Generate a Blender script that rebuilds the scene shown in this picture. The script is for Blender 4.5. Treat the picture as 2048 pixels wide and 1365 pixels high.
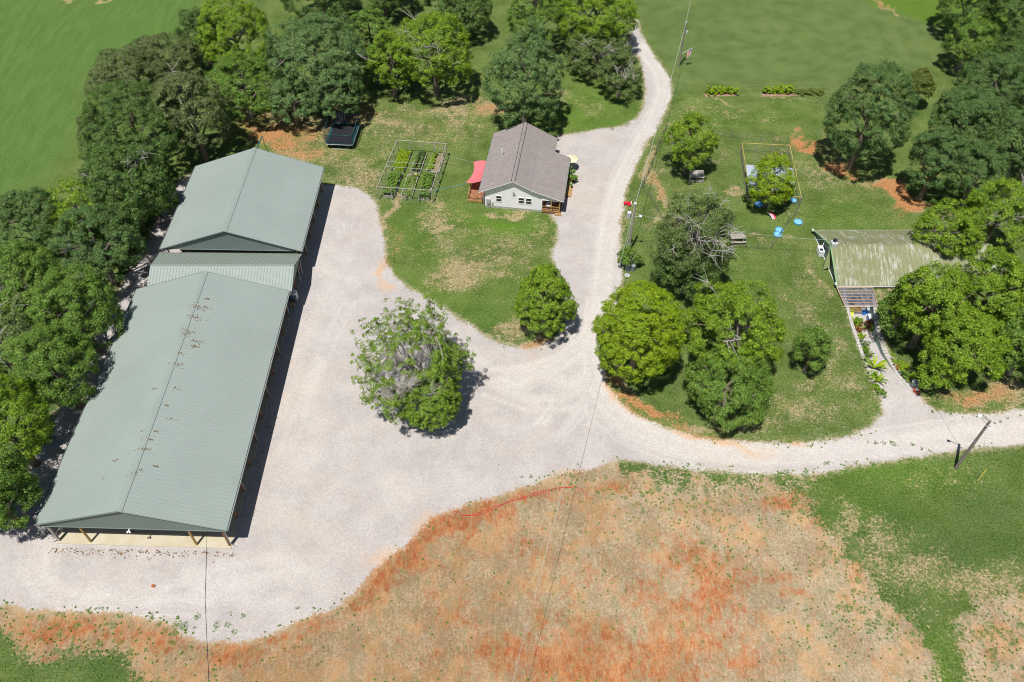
import bpy, math, random
import numpy as np
from mathutils import Vector, Matrix
random.seed(7); rng = np.random.default_rng(11)
for o in list(bpy.data.objects): bpy.data.objects.remove(o)
SC = bpy.context.scene; COL = SC.collection
R_ = math.radians

# ------------------------------------------------------------------ camera
H = 80.0; FPX = 1700.0
PITCH = R_(49.3); ROLL = R_(0.065)
Fw = np.array([0, math.cos(PITCH), -math.sin(PITCH)]); Dw = np.array([0, -math.sin(PITCH), -math.cos(PITCH)]); Xw = np.array([1., 0, 0])
XR = math.cos(ROLL)*Xw + math.sin(ROLL)*Dw; DR = -math.sin(ROLL)*Xw + math.cos(ROLL)*Dw
CM = np.array([XR, DR, Fw])
cd = bpy.data.cameras.new('camera'); cam = bpy.data.objects.new('camera', cd); COL.objects.link(cam)
cd.sensor_width = 36; cd.lens = FPX/2048*36; cd.clip_start = 0.5; cd.clip_end = 4000
m = Matrix.Identity(4)
for i in range(3):
    m[i][0] = XR[i]; m[i][1] = -DR[i]; m[i][2] = -Fw[i]
m[2][3] = H
cam.matrix_world = m; SC.camera = cam

# ------------------------------------------------------------------ light
SUN_EL = 69.0; SUN_AZ = 25.5      # shadows fall 25.5 deg right of straight ahead
w = bpy.data.worlds.new('World'); SC.world = w; w.use_nodes = True
nt = w.node_tree; nt.nodes.clear()
sky = nt.nodes.new('ShaderNodeTexSky'); sky.sky_type = 'NISHITA'; sky.sun_disc = False
sky.sun_elevation = R_(SUN_EL); sky.sun_rotation = R_(180+SUN_AZ); sky.air_density = 1.0; sky.dust_density = 0.6
bg = nt.nodes.new('ShaderNodeBackground'); bg.inputs[1].default_value = 0.055
wo = nt.nodes.new('ShaderNodeOutputWorld'); nt.links.new(sky.outputs[0], bg.inputs[0]); nt.links.new(bg.outputs[0], wo.inputs[0])
ld = bpy.data.lights.new('sun', 'SUN'); ld.energy = 5.0; ld.angle = R_(0.5); ld.color = (1, .965, .90)
sun = bpy.data.objects.new('sun', ld); COL.objects.link(sun)
sd = Vector((math.sin(R_(SUN_AZ))*math.cos(R_(SUN_EL)), math.cos(R_(SUN_AZ))*math.cos(R_(SUN_EL)), -math.sin(R_(SUN_EL))))
sun.rotation_euler = sd.to_track_quat('-Z', 'Y').to_euler(); sun.location = (0, 0, 150)
SC.view_settings.view_transform = 'Standard'; SC.view_settings.look = 'None'; SC.view_settings.exposure = 0.06; SC.view_settings.gamma = 1
SC.render.engine = 'CYCLES'
SC.cycles.pixel_filter_type = 'BLACKMAN_HARRIS'; SC.cycles.filter_width = 1.05
SC.cycles.max_bounces = 6; SC.cycles.diffuse_bounces = 3; SC.cycles.transmission_bounces = 4; SC.cycles.transparent_max_bounces = 24

# ------------------------------------------------------------------ helpers
def ray(x, y): return CM.T @ np.array([(x-1024)/FPX, (y-682.5)/FPX, 1.0])
def G(x, y, z=0.0):
    d = ray(x, y); t = (z-H)/d[2]
    return (float(d[0]*t), float(d[1]*t), float(z))
def project(P):
    V = (P-np.array([0, 0, H])) @ CM.T
    return 1024+FPX*V[:, 0]/V[:, 2], 682.5+FPX*V[:, 1]/V[:, 2]

def tag(o, label=None, cat=None, group=None, kind=None):
    if label: o['label'] = label
    if cat: o['category'] = cat
    if group: o['group'] = group
    if kind: o['kind'] = kind
    return o
ROOT = {}
def thing(name, label, cat, loc=(0, 0, 0), group=None):
    o = bpy.data.objects.new(name, None); o.empty_display_size = .3; COL.objects.link(o); o.location = loc
    ROOT[o.name] = Vector(loc); tag(o, label, cat, group); return o
def base_of(p):
    while p.parent: p = p.parent
    return ROOT.get(p.name, Vector((0, 0, 0)))

class MB:
    def __init__(s, fr=None): s.v = []; s.f = []; s.fr = fr or (lambda a, b, z=0: (a, b, z))
    def P(s, *p): s.v.append(s.fr(*p)); return len(s.v)-1
    def face(s, pts): s.f.append([s.P(*p) for p in pts])
    def box(s, a0, a1, b0, b1, z0, z1):
        i = [s.P(a, b, z) for z in (z0, z1) for a, b in ((a0, b0), (a1, b0), (a1, b1), (a0, b1))]
        for q in ((3, 2, 1, 0), (4, 5, 6, 7), (0, 1, 5, 4), (1, 2, 6, 5), (2, 3, 7, 6), (3, 0, 4, 7)): s.f.append([i[k] for k in q])
        return s
    def slab(s, pts, t):            # polygon (a,b,z) extruded down by t
        n = len(pts); top = [s.P(*p) for p in pts]; bot = [s.P(p[0], p[1], p[2]-t) for p in pts]
        s.f.append(top); s.f.append(bot[::-1])
        for k in range(n): s.f.append([top[k], bot[k], bot[(k+1) % n], top[(k+1) % n]])
        return s
    def ext(s, pts, d):             # polygon extruded by vector d
        n = len(pts); A = [s.P(*p) for p in pts]; B = [s.P(*(p[k]+d[k] for k in range(3))) for p in pts]
        s.f.append(A); s.f.append(B[::-1])
        for k in range(n): s.f.append([A[k], B[k], B[(k+1) % n], A[(k+1) % n]])
        return s
    def tube(s, pts, r, n=6, cap=True):
        pts = [Vector(s.fr(*p)) for p in pts]; rs = r if hasattr(r, '__len__') else [r]*len(pts); rings = []
        for k, p in enumerate(pts):
            d = (pts[min(k+1, len(pts)-1)]-pts[max(k-1, 0)])
            if d.length < 1e-6: d = Vector((0, 0, 1))
            d.normalize(); u = d.orthogonal().normalized() if abs(d.z) < .9 else Vector((1, 0, 0)).cross(d).normalized()
            if abs(d.z) < .9: u = d.cross(Vector((0, 0, 1))).normalized()
            w_ = d.cross(u); ring = []
            for q in range(n):
                a = 2*math.pi*q/n+.4; s.v.append(tuple(p+(u*math.cos(a)+w_*math.sin(a))*rs[k])); ring.append(len(s.v)-1)
            rings.append(ring)
        for A, B in zip(rings, rings[1:]):
            for q in range(n): s.f.append([A[q], A[(q+1) % n], B[(q+1) % n], B[q]])
        if cap: s.f.append(rings[0][::-1]); s.f.append(rings[-1])
        return s
    def lathe(s, c, prof, n=20):    # prof: list of (r,z), around vertical axis at world c
        rings = []
        for r, z in prof:
            ring = []
            for q in range(n):
                a = 2*math.pi*q/n; s.v.append((c[0]+r*math.cos(a), c[1]+r*math.sin(a), c[2]+z)); ring.append(len(s.v)-1)
            rings.append(ring)
        for A, B in zip(rings, rings[1:]):
            for q in range(n): s.f.append([A[q], A[(q+1) % n], B[(q+1) % n], B[q]])
        s.f.append(rings[0][::-1]); s.f.append(rings[-1]); return s
    def bar(s, p, q, wd=.06):
        return s.tube([p, q], wd*.72, 4)
    def net(s, p, q, z0, z1, step, r):   # grid of thin strips between two ground points
        p = Vector(p); q = Vector(q); L = (q-p).length; n = max(1, int(L/step)); m_ = max(1, int((z1-z0)/step))
        for k in range(n+1):
            c = p.lerp(q, k/n); s.tube([(c.x, c.y, z0), (c.x, c.y, z1)], r, 3, False)
        for k in range(m_+1):
            z = z0+(z1-z0)*k/m_; s.tube([(p.x, p.y, z), (q.x, q.y, z)], r, 3, False)
        return s
    def build(s, name, mat, parent=None, label=None, cat=None, group=None, kind=None, smooth=False):
        off = base_of(parent) if parent else Vector((0, 0, 0))
        me = bpy.data.meshes.new(name); me.from_pydata([(x-off.x, y-off.y, z-off.z) for x, y, z in s.v], [], s.f); me.update()
        me.materials.append(mat)
        if smooth:
            for p in me.polygons: p.use_smooth = True
        o = bpy.data.objects.new(name, me); COL.objects.link(o)
        if parent: o.parent = parent
        tag(o, label, cat, group, kind); return o
def wbox(c, sx, sy, z0, z1, ang=0):
    return MB(frame(c[0], c[1], ang)).box(-sx/2, sx/2, -sy/2, sy/2, z0, z1)
def frame(ox, oy, ang):      # ang clockwise from above, in degrees
    c, s_ = math.cos(R_(ang)), math.sin(R_(ang))
    return lambda a, b, z=0.0: (ox+a*c+b*s_, oy-a*s_+b*c, z)
def qframe(NL, NR, FL, FR):
    W = ((math.dist(NL[:2], NR[:2])+math.dist(FL[:2], FR[:2]))/2); L = ((math.dist(NL[:2], FL[:2])+math.dist(NR[:2], FR[:2]))/2)
    def f(a, b, z=0.0):
        s_, t = a/W, b/L
        x = [(1-t)*((1-s_)*NL[i]+s_*NR[i])+t*((1-s_)*FL[i]+s_*FR[i]) for i in (0, 1)]
        return (x[0], x[1], z)
    return f, W, L
def npmesh(name, V, F, mat, parent=None, quads=True):
    me = bpy.data.meshes.new(name); k = F.shape[1]; n = len(F)
    off = base_of(parent) if parent else Vector((0, 0, 0))
    V = V-np.array(off)
    me.vertices.add(len(V)); me.vertices.foreach_set('co', V.astype(np.float32).ravel())
    me.loops.add(n*k); me.loops.foreach_set('vertex_index', F.astype(np.int32).ravel())
    me.polygons.add(n); me.polygons.foreach_set('loop_start', np.arange(0, n*k, k, dtype=np.int32)); me.polygons.foreach_set('loop_total', np.full(n, k, dtype=np.int32))
    me.update(calc_edges=True); me.materials.append(mat)
    o = bpy.data.objects.new(name, me); COL.objects.link(o)
    if parent: o.parent = parent
    return o

# ------------------------------------------------------------------ materials
class NT:
    def __init__(s, name):
        s.m = bpy.data.materials.new(name); s.m.use_nodes = True; s.t = s.m.node_tree; s.t.nodes.clear()
        s.out = s.t.nodes.new('ShaderNodeOutputMaterial')
    def n(s, typ, ins={}, **props):
        nd = s.t.nodes.new('ShaderNode'+typ)
        for k, v in props.items(): setattr(nd, k, v)
        for k, v in ins.items(): s.set(nd.inputs[k], v)
        return nd
    def set(s, sock, v):
        if isinstance(v, bpy.types.NodeSocket): s.t.links.new(v, sock)
        elif isinstance(v, bpy.types.Node): s.t.links.new(v.outputs[0], sock)
        else:
            if hasattr(sock.default_value, '__len__') and hasattr(v, '__len__') and len(sock.default_value) == 4 and len(v) == 3: v = (*v, 1)
            sock.default_value = v
    def math(s, op, a, b=0.0, c=0.0, clamp=False):
        nd = s.t.nodes.new('ShaderNodeMath'); nd.operation = op; nd.use_clamp = clamp
        for i, v in enumerate((a, b, c)): s.set(nd.inputs[i], v)
        return nd.outputs[0]
    def noise(s, vec, scale, detail=3, rough=.55, dist=0.0):
        nd = s.n('TexNoise', {'Vector': vec, 'Scale': scale, 'Detail': detail, 'Roughness': rough, 'Distortion': dist}); return nd.outputs[0]
    def step(s, v, lo, hi):
        nd = s.n('MapRange', {'Value': v, 'From Min': lo, 'From Max': hi}, interpolation_type='SMOOTHSTEP'); return nd.outputs[0]
    def lin(s, v, lo, hi, a, b):
        nd = s.n('MapRange', {'Value': v, 'From Min': lo, 'From Max': hi, 'To Min': a, 'To Max': b}); return nd.outputs[0]
    def mix(s, f, a, b, bt='MIX'):
        nd = s.t.nodes.new('ShaderNodeMix'); nd.data_type = 'RGBA'; nd.blend_type = bt
        s.set(nd.inputs[0], f); s.set(nd.inputs[6], a); s.set(nd.inputs[7], b); return nd.outputs[2]
    def pos(s): return s.n('NewGeometry').outputs['Position']
    def map(s, vec, scale=(1, 1, 1), rot=(0, 0, 0)):
        return s.n('Mapping', {'Vector': vec, 'Scale': scale, 'Rotation': rot}).outputs[0]
    def surf(s, col, rough=.7, spec=.3, metal=0.0, bump=None, bs=.3, bd=.02, alpha=None):
        p = s.n('BsdfPrincipled', {'Base Color': col, 'Roughness': rough, 'Specular IOR Level': spec, 'Metallic': metal})
        if bump is not None: s.set(p.inputs['Normal'], s.n('Bump', {'Height': bump, 'Strength': bs, 'Distance': bd}).outputs[0])
        if alpha is not None: s.set(p.inputs['Alpha'], alpha)
        s.t.links.new(p.outputs[0], s.out.inputs[0]); return s.m
def simple(name, col, rough=.7, spec=.3, var=.18, scale=3.0, metal=0.0, streak=None):
    t = NT(name); p = t.n('TexCoord').outputs['Object']
    if streak: p = t.map(p, streak)
    a = t.noise(p, scale, 5, .6); b = t.noise(p, scale*9, 3)
    f = t.math('ADD', t.math('MULTIPLY', a, .7), t.math('MULTIPLY', b, .3))
    lo = tuple(c*(1-var) for c in col); hi = tuple(min(1, c*(1+var)) for c in col)
    return t.surf(t.mix(t.step(f, .3, .7), lo, hi), rough, spec, metal, b, .15, .01)

MAT = {}
def M(k): return MAT[k]
for k, c, r, sp, v in (
    ('timber_tan', (.42, .26, .10), .75, .2, .25), ('timber_gray', (.36, .33, .29), .85, .2, .25), ('timber_red', (.30, .13, .08), .75, .2, .25),
    ('post_brown', (.26, .14, .07), .8, .2, .3), ('bark', (.17, .145, .12), .9, .1, .3), ('dead_wood', (.42, .39, .36), .85, .15, .2),
    ('white', (.78, .80, .82), .5, .4, .06), ('offwhite', (.60, .60, .57), .6, .3, .15), ('galv', (.42, .44, .46), .45, .5, .15), ('black', (.018, .018, .022), .6, .4, .2),
    ('dark', (.03, .032, .04), .7, .3, .2), ('teal', (.02, .12, .13), .45, .4, .15), ('blue_plastic', (.10, .38, .75), .4, .5, .08), ('blue_deep', (.02, .16, .55), .4, .5, .1),
    ('red', (.62, .02, .05), .45, .5, .12), ('pink', (.80, .32, .38), .45, .4, .1), ('red_orange', (.65, .10, .04), .6, .3, .15), ('yellow', (.72, .62, .10), .5, .4, .1), ('cream_cloth', (.70, .63, .42), .8, .1, .1),
    ('yellow_wood', (.55, .42, .14), .7, .2, .2), ('glass_dark', (.02, .03, .035), .12, .6, .3), ('stone_block', (.46, .44, .41), .9, .2, .25), ('mulch', (.32, .20, .15), .95, .1, .4), ('soil', (.10, .06, .04), .95, .1, .4),
    ('gutter', (.30, .33, .32), .4, .5, .1), ('tarp', (.38, .44, .52), .6, .3, .15), ('tyre', (.02, .02, .02), .85, .2, .2), ('clay_pot', (.40, .12, .06), .8, .2, .2),
    ('steel_pole', (.24, .21, .19), .85, .2, .25), ('netcloth', (.035, .04, .06), .8, .2, .2), ('orange_cord', (.75, .10, .05), .5, .3, .1), ('yard_rock', (.40, .14, .06), .9, .1, .3), ('litter', (.20, .11, .05), .9, .1, .4), ('clear_sheet', (.35, .38, .42), .25, .5, .3)):
    MAT[k] = simple(k, c, r, sp, v)

def metal_roof(name, col, col2, streaks=False, ang=0.0):
    t = NT(name); p = t.pos()
    big = t.noise(p, .12, 4, .6); fine = t.noise(t.map(p, (.4, 4, 1), (0, 0, ang)), 1.5, 4, .6); sp = t.noise(p, 7, 3, .7)
    c = t.mix(t.step(big, .3, .7), col, col2)
    c = t.mix(t.math('MULTIPLY', t.step(fine, .45, .75), .22), c, tuple(x*.78 for x in col))
    c = t.mix(t.math('MULTIPLY', t.step(sp, .55, .8), .12), c, (.20, .18, .14))
    if streaks:
        q = t.map(p, (2.1, .13, 1)); s1 = t.noise(q, 1.6, 6, .72); s2 = t.noise(p, .35, 2)
        s3 = t.noise(t.map(p, (2.2, .9, 1)), 3.2, 5, .7)
        f = t.math('MULTIPLY', t.step(s1, .49, .60), t.step(t.math('ADD', s2, t.math('MULTIPLY', s3, .5)), .60, .80))
        c = t.mix(t.math('MULTIPLY', f, .7), c, (.50, .50, .47))
        br = t.step(t.noise(t.map(p, (2.0, .25, 1)), 1.1, 5, .7), .55, .72)
        c = t.mix(t.math('MULTIPLY', br, .45), c, (.27, .25, .10))
    return t.surf(c, .55, .3, 0, sp, .05, .005)
MAT['roof_sage'] = metal_roof('roof_sage', (.265, .312, .288), (.29, .34, .315))
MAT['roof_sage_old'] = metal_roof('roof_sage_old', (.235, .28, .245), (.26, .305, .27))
MAT['gable_green'] = metal_roof('gable_green', (.175, .215, .20), (.205, .245, .23))
MAT['roof_olive'] = metal_roof('roof_olive', (.200, .215, .105), (.235, .248, .130), True)
def shingles():
    t = NT('shingles'); p = t.map(t.n('TexCoord').outputs['Object'], (1, 1, 1), (0, 0, R_(8)))
    br = t.n('TexBrick', {'Vector': p, 'Color1': (.27, .235, .225, 1), 'Color2': (.185, .158, .155, 1), 'Mortar': (.10, .088, .088, 1), 'Scale': 3.2, 'Mortar Size': .012, 'Brick Width': .7, 'Row Height': .33})
    n2 = t.noise(p, 12, 4, .7); n3 = t.noise(p, 1.2, 3)
    c = t.mix(t.step(n2, .35, .65), br.outputs[0], (.36, .32, .31)); c = t.mix(t.math('MULTIPLY', t.step(n3, .4, .7), .25), c, (.18, .155, .15))
    return t.surf(c, .95, .1, 0, n2, .4, .02)
MAT['shingles'] = shingles()
def siding():
    t = NT('siding'); z = t.n('SeparateXYZ', {0: t.pos()}).outputs[2]
    fr = t.math('FRACT', t.math('MULTIPLY', z, 5.2)); l = t.step(fr, .0, .14)
    c = t.mix(l, (.76, .76, .84), (.96, .93, .98)); return t.surf(c, .5, .3, 0, fr, .4, .02)
MAT['siding'] = siding()
def concrete():
    t = NT('concrete'); p = t.pos(); a = t.noise(p, .5, 6, .65); b = t.noise(p, 8, 4, .7)
    c = t.mix(t.step(a, .35, .65), (.50, .44, .30), (.56, .51, .40)); c = t.mix(t.math('MULTIPLY', b, .3), c, (.40, .36, .28)); return t.surf(c, .9, .2, 0, b, .1, .01)
MAT['concrete'] = concrete()
def fabric_pink():
    t = NT('shade_cloth'); p = t.pos(); a = t.noise(p, 2, 4)
    c = t.mix(a, (.80, .16, .20), (.85, .30, .33))
    d = t.n('BsdfDiffuse', {'Color': c}); tr = t.n('BsdfTranslucent', {'Color': c}); mx = t.n('MixShader', {0: .3, 1: d.outputs[0], 2: tr.outputs[0]})
    t.t.links.new(mx.outputs[0], t.out.inputs[0]); return t.m
MAT['shade_cloth'] = fabric_pink()
def leafmat(name, dark, light, tip=None, trans=.15):
    t = NT(name); g = t.n('NewGeometry'); rnd = g.outputs['Random Per Island']; p = g.outputs['Position']
    a = t.noise(p, .45, 3, .6); b = t.noise(p, 2.2, 2)
    f = t.math('ADD', t.math('ADD', t.math('MULTIPLY', rnd, .45), t.math('MULTIPLY', a, .45)), t.math('MULTIPLY', b, .3))
    c = t.mix(t.step(f, .35, .85), dark, light)
    if tip: c = t.mix(t.math('MULTIPLY', t.step(rnd, .62, .9), .75), c, tip)
    pr = t.n('BsdfPrincipled', {'Base Color': c, 'Roughness': .5, 'Specular IOR Level': .22})
    tc = t.mix(.5, c, (.22, .32, .03)); tr = t.n('BsdfTranslucent', {'Color': tc})
    mx = t.n('MixShader', {0: trans, 1: pr.outputs[0], 2: tr.outputs[0]}); t.t.links.new(mx.outputs[0], t.out.inputs[0]); return t.m
LEAF = {
 'bright': leafmat('foliage_bright', (0.081, 0.163, 0.009), (0.215, 0.348, 0.018), (0.325, 0.448, 0.046)),
 'round': leafmat('foliage_lime', (0.111, 0.201, 0.007), (0.260, 0.378, 0.009), (0.377, 0.472, 0.023)),
 'mid': leafmat('foliage_mid', (0.058, 0.132, 0.016), (0.156, 0.277, 0.039), (0.260, 0.378, 0.069)),
 'blue': leafmat('foliage_bluegreen', (0.055, 0.124, 0.034), (0.150, 0.254, 0.076), (0.247, 0.342, 0.127)),
 'dark': leafmat('foliage_dark', (0.039, 0.092, 0.018), (0.107, 0.191, 0.039), (0.182, 0.271, 0.069)),
 'oak': leafmat('foliage_oak', (0.042, 0.099, 0.025), (0.117, 0.206, 0.053), (0.195, 0.295, 0.092)),
 'olive': leafmat('foliage_olive', (.048, .078, .020), (.165, .205, .070), (.28, .32, .13)),
 'cedar': leafmat('foliage_cedar', (0.065, 0.100, 0.017), (0.156, 0.189, 0.030)),
 'gray': leafmat('foliage_gray', (0.049, 0.097, 0.021), (0.143, 0.201, 0.052), (0.260, 0.307, 0.115)),
}
LEAF['red'] = leafmat('foliage_red', (.10, .07, .02), (.34, .12, .05), (.42, .10, .05))

# ------------------------------------------------------------------ ground painting data (target pixels turned into ground points)
def GP(pts): return np.array([G(x, y)[:2] for x, y in pts])
gravel_poly = GP([(1262,40),(1262,75),(1264,104),(1280,118),(1288,150),(1291,187),(1287,214),(1275,236),(1252,250),(1227,256),(1200,259),(1165,266),(1118,272),(1105,300),(1100,430),(1117,450),(1113,480),(1106,511),(1112,560),(1130,620),(1128,662),(1106,684),(1080,692),(1052,697),(1015,691),(960,665),(920,638),(880,612),(845,592),(812,572),(785,553),(772,520),(768,480),(760,445),(754,412),(740,392),(712,377),(676,372),(600,372),(560,380),(400,345),(372,352),(352,372),(318,430),(285,500),(235,580),(200,660),(160,740),(110,830),(75,900),(38,980),(0,1050),(-30,1110),(-60,1230),(20,1213),(60,1222),(120,1226),(180,1222),(240,1226),(300,1237),(350,1250),(368,1272),(400,1282),(440,1284),(490,1285),(540,1268),(590,1242),(640,1226),(680,1215),(710,1188),(740,1150),(780,1110),(830,1072),(860,1040),(900,1022),(940,1008),(1000,990),(1060,968),(1140,945),(1200,930),(1240,922),(1290,926),(1340,932),(1400,940),(1480,946),(1560,950),(1640,946),(1700,935),(1800,918),(1900,905),(1980,895),(2100,886),(2100,815),(1980,828),(1900,829),(1872,822),(1850,808),(1836,790),(1818,766),(1790,730),(1770,695),(1757,655),(1748,600),(1690,600),(1708,655),(1724,705),(1742,752),(1755,785),(1768,800),(1766,828),(1742,855),(1700,873),(1640,885),(1580,887),(1500,884),(1420,878),(1340,860),(1280,836),(1240,806),(1214,770),(1206,730),(1208,690),(1224,640),(1240,590),(1242,545),(1240,500),(1242,450),(1246,400),(1256,365),(1275,321),(1296,281),(1318,249),(1331,222),(1343,193),(1339,160),(1320,128),(1302,102),(1280,66),(1276,40)])
clay_poly = GP([(360,1420),(430,1300),(500,1290),(600,1250),(690,1215),(730,1165),(790,1105),(860,1040),(960,1000),(1060,972),(1150,945),(1240,932),(1330,950),(1430,968),(1540,962),(1585,975),(1625,1000),(1650,1050),(1680,1100),(1730,1150),(1770,1190),(1810,1230),(1850,1290),(1880,1350),(1900,1430)])
clay2_poly = GP([(1960,1200),(2080,1180),(2150,1430),(1930,1420),(1925,1300),(1915,1240)])
clay3_poly = GP([(30,1240),(120,1232),(230,1240),(350,1262),(430,1300),(500,1420),(400,1420),(250,1330),(150,1290),(60,1330)])
far_poly = GP([(-400,-60),(420,-60),(405,60),(340,110),(215,130),(180,170),(175,250),(110,350),(0,410),(-400,640)])
topfield_poly = GP([(1270,-60),(1290,60),(1340,150),(1345,190),(1400,175),(1500,165),(1700,170),(1830,150),(1905,90),(1880,50),(1750,10),(1700,-60)])
deepgrass_poly = GP([(1700,-60),(1740,4),(1800,22),(1850,45),(1900,52),(2100,80),(2100,-60)])
path_poly_px = [(1684,588),(1750,588),(1757,655),(1770,695),(1790,730),(1818,766),(1832,786),(1757,792),(1742,760),(1722,712),(1702,655)]

def sdist(poly, P):            # signed distance, + inside
    A = poly; B = np.roll(poly, -1, 0); d = np.full(len(P), 1e9); ins = np.zeros(len(P), bool)
    for a, b in zip(A, B):
        ab = b-a; t = np.clip(((P-a)@ab)/(ab@ab+1e-12), 0, 1); q = P-(a+t[:, None]*ab)
        d = np.minimum(d, (q*q).sum(1))
        c = ((a[1] > P[:, 1]) != (b[1] > P[:, 1])); x = (b[0]-a[0])*(P[:, 1]-a[1])/(b[1]-a[1]+1e-12)+a[0]
        ins ^= (c & (P[:, 0] < x))
    d = np.sqrt(d); return np.where(ins, d, -d)
def pdist(line, P):
    d = np.full(len(P), 1e9)
    for a, b in zip(line, line[1:]):
        ab = b-a; t = np.clip(((P-a)@ab)/(ab@ab+1e-12), 0, 1); q = P-(a+t[:, None]*ab); d = np.minimum(d, (q*q).sum(1))
    return np.sqrt(d)
def blobs(px, py, L):
    r = np.zeros(len(px))
    for x, y, rx, ry, s_, *a in L:
        a = R_(a[0]) if a else 0; dx = px-x; dy = py-y; u = dx*math.cos(a)+dy*math.sin(a); v = -dx*math.sin(a)+dy*math.cos(a)
        r = np.maximum(r, s_*np.exp(-((u/rx)**2+(v/ry)**2)))
    return r
# x, y, rx, ry, strength, angle (image plane, of the photograph)
BARE = [(1650,720,50,120,.55),(1600,830,120,40,.6),(1520,850,120,25,.5),(1620,600,60,120,.4),(1700,760,50,50,.5),(1440,230,160,20,.4),(1640,330,120,60,.5),(1700,420,120,40,.35),(840,270,160,40,.5),(1180,210,60,20,.45),(1000,530,100,60,.5),(1380,400,60,80,.4),(1240,470,20,60,.5),(300,60,300,60,.10),(870,475,120,22,.55,-12),(905,540,60,55,.95),(960,500,120,14,.6,-10),(1010,470,90,30,.45),(1075,470,40,60,.5),(990,560,40,30,.6),(1010,480,60,14,.6),(1000,655,40,28,.8),(1060,685,45,12,1.0),(640,240,190,50,.75),(620,300,110,28,.8),(560,270,80,45,.9),
 (820,240,140,60,.5),(700,350,60,45,.65),(690,320,110,25,.6),(765,415,14,50,1.0,-8),(780,250,60,16,.75),(930,250,110,24,.6),(985,225,40,25,.9),(900,215,90,16,.8),(1130,190,50,30,.6),(880,430,60,30,.7),(870,452,40,12,.8),(1010,415,70,10,.8),(1000,392,30,18,.5),(845,345,12,8,.7),
 (1300,330,12,60,1.0,12),(1308,372,14,40,1.0,12),(1325,410,10,45,1.0,-20),(1335,265,28,6,.8),(1312,455,24,10,.9,-15),(1590,272,30,7,1.1,12),(1615,290,32,9,1.2,18),(1680,330,36,8,1.1,25),(1690,355,60,7,.9,22),(1800,392,70,15,1.4,18),(1855,418,60,12,1.4,12),(1770,375,34,12,1.2,28),(1850,340,35,18,.7),(1640,360,80,30,.45),(1600,420,90,50,.35),(1700,425,30,8,.6),(1480,385,20,8,.9),(1580,480,60,10,.6),
 (1540,480,100,10,.5),(1350,450,60,50,.4),(1660,560,12,80,.6,-20),(1380,260,70,12,.6),(1250,450,14,50,.45),(1640,700,60,120,.3),(1560,820,140,40,.5),(1600,785,40,25,.6),(1730,790,40,20,.5),(1500,560,60,60,.3),(1745,820,22,40,.7,-15),
 (1960,790,90,28,.85),(2010,780,60,25,.95),(1900,770,60,20,.5),(1850,800,20,12,.9),(1410,300,60,60,.3),(1250,760,20,60,.9,-25),(1300,820,60,18,1.0,25),(1400,860,90,12,.8,5),
 (165,0,60,4,1.2),(215,3,28,5,1.4),(1750,8,60,4,1.4,22),(1800,22,14,4,.9),(1570,200,60,4,.7),(1445,205,34,4,.9),(1760,190,200,5,.35),(2000,870,60,10,.6),(1700,925,120,6,.6),(1940,950,40,20,.5),
 (1560,275,120,5,.4,2),(1790,575,80,5,1.3),(1775,600,20,20,.8),(1480,130,220,70,.10),(1760,1100,90,70,.75),(1850,1160,110,50,.7),(1960,1180,90,50,.75),(1800,1240,70,40,.5),(1690,1060,40,60,.8),(1620,960,60,16,.7),(1400,960,200,14,.6),(1900,960,160,30,.4),(700,440,10,60,.5)]
ORANGE = [(560,270,110,45,.7),(620,295,120,30,.55),(440,300,60,60,.8),(600,250,60,20,.6),(700,220,60,30,.6),(778,540,14,80,.8),(640,1250,60,20,.8),(1300,830,90,26,1.0,28),(1240,780,22,60,.9,-25),(1420,880,160,14,.9,5),(1520,900,120,12,.6,4),(1600,885,40,8,.9),(1590,272,60,12,.9),(1615,290,50,14,1.0,18),(1680,330,50,12,1.0,25),(1800,395,90,22,1.0,18),(1060,690,50,14,.6),(1310,380,26,70,.5,5),
 (150,1265,60,28,1.1),(240,1250,50,14,1.0),(100,1300,60,25,.8),(280,1280,40,22,.9),(1130,945,60,12,.7),(1480,985,120,20,.8),(1560,985,60,26,1.0),(300,1172,8,4,1.0),(860,1075,60,50,.8,40),(760,1130,60,50,.7),(900,1050,40,40,.6),(980,1040,100,26,.5),(1950,790,100,30,.6),(785,470,10,50,.9),(985,225,60,30,.5),(1100,200,60,20,.4),(1750,10,60,6,.6)]
CLAYRED = [(150,1268,130,34,.75),(300,1280,130,34,.7),(460,1315,90,40,.7),(120,1330,60,30,.5),(600,1300,60,30,.5),(720,1200,50,40,.8,40),(800,1125,60,34,.9,40),(880,1058,60,34,1.0,25),(960,1030,80,26,.9),(1060,1000,90,22,.6),(1200,970,60,20,.6),(850,1300,60,60,.35),(640,1260,50,20,.7),(830,1080,46,60,1.0,30),(745,1160,70,50,.9,35),(900,1210,260,40,.35,60),(1040,1240,18,80,.8),(1000,1320,90,60,.8),(1060,1100,90,40,.45),(1340,1120,90,90,.55),(1400,1160,60,60,.9),(1370,1200,70,40,.95),(1470,1150,60,60,.6),(1560,1000,60,22,.9),(1500,1160,90,18,.6),(1300,1180,60,50,.5),(1160,1150,80,60,.4),(1100,1340,120,50,.9),(1230,1345,240,30,1.2),(1400,1270,130,70,.75),(1480,1320,100,50,.7),(1180,1300,160,60,.7),(1320,1300,120,50,.8),(1400,1200,40,60,1.0),(560,1290,60,20,.7),(470,1310,60,30,.5),(1030,1010,200,22,.6,-10),(960,1040,80,30,.7),(1450,1230,40,70,.6),(1630,1020,30,40,.6),(1720,1110,30,40,.6),(1990,1300,60,60,.4),(1580,1190,60,14,.6)]
SMOOTHC = [(1230,1345,300,34,1.0),(1350,1300,200,60,.8),(1150,1320,120,60,.6),(1440,1270,120,60,.6),(1060,1345,120,24,.7)]
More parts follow.
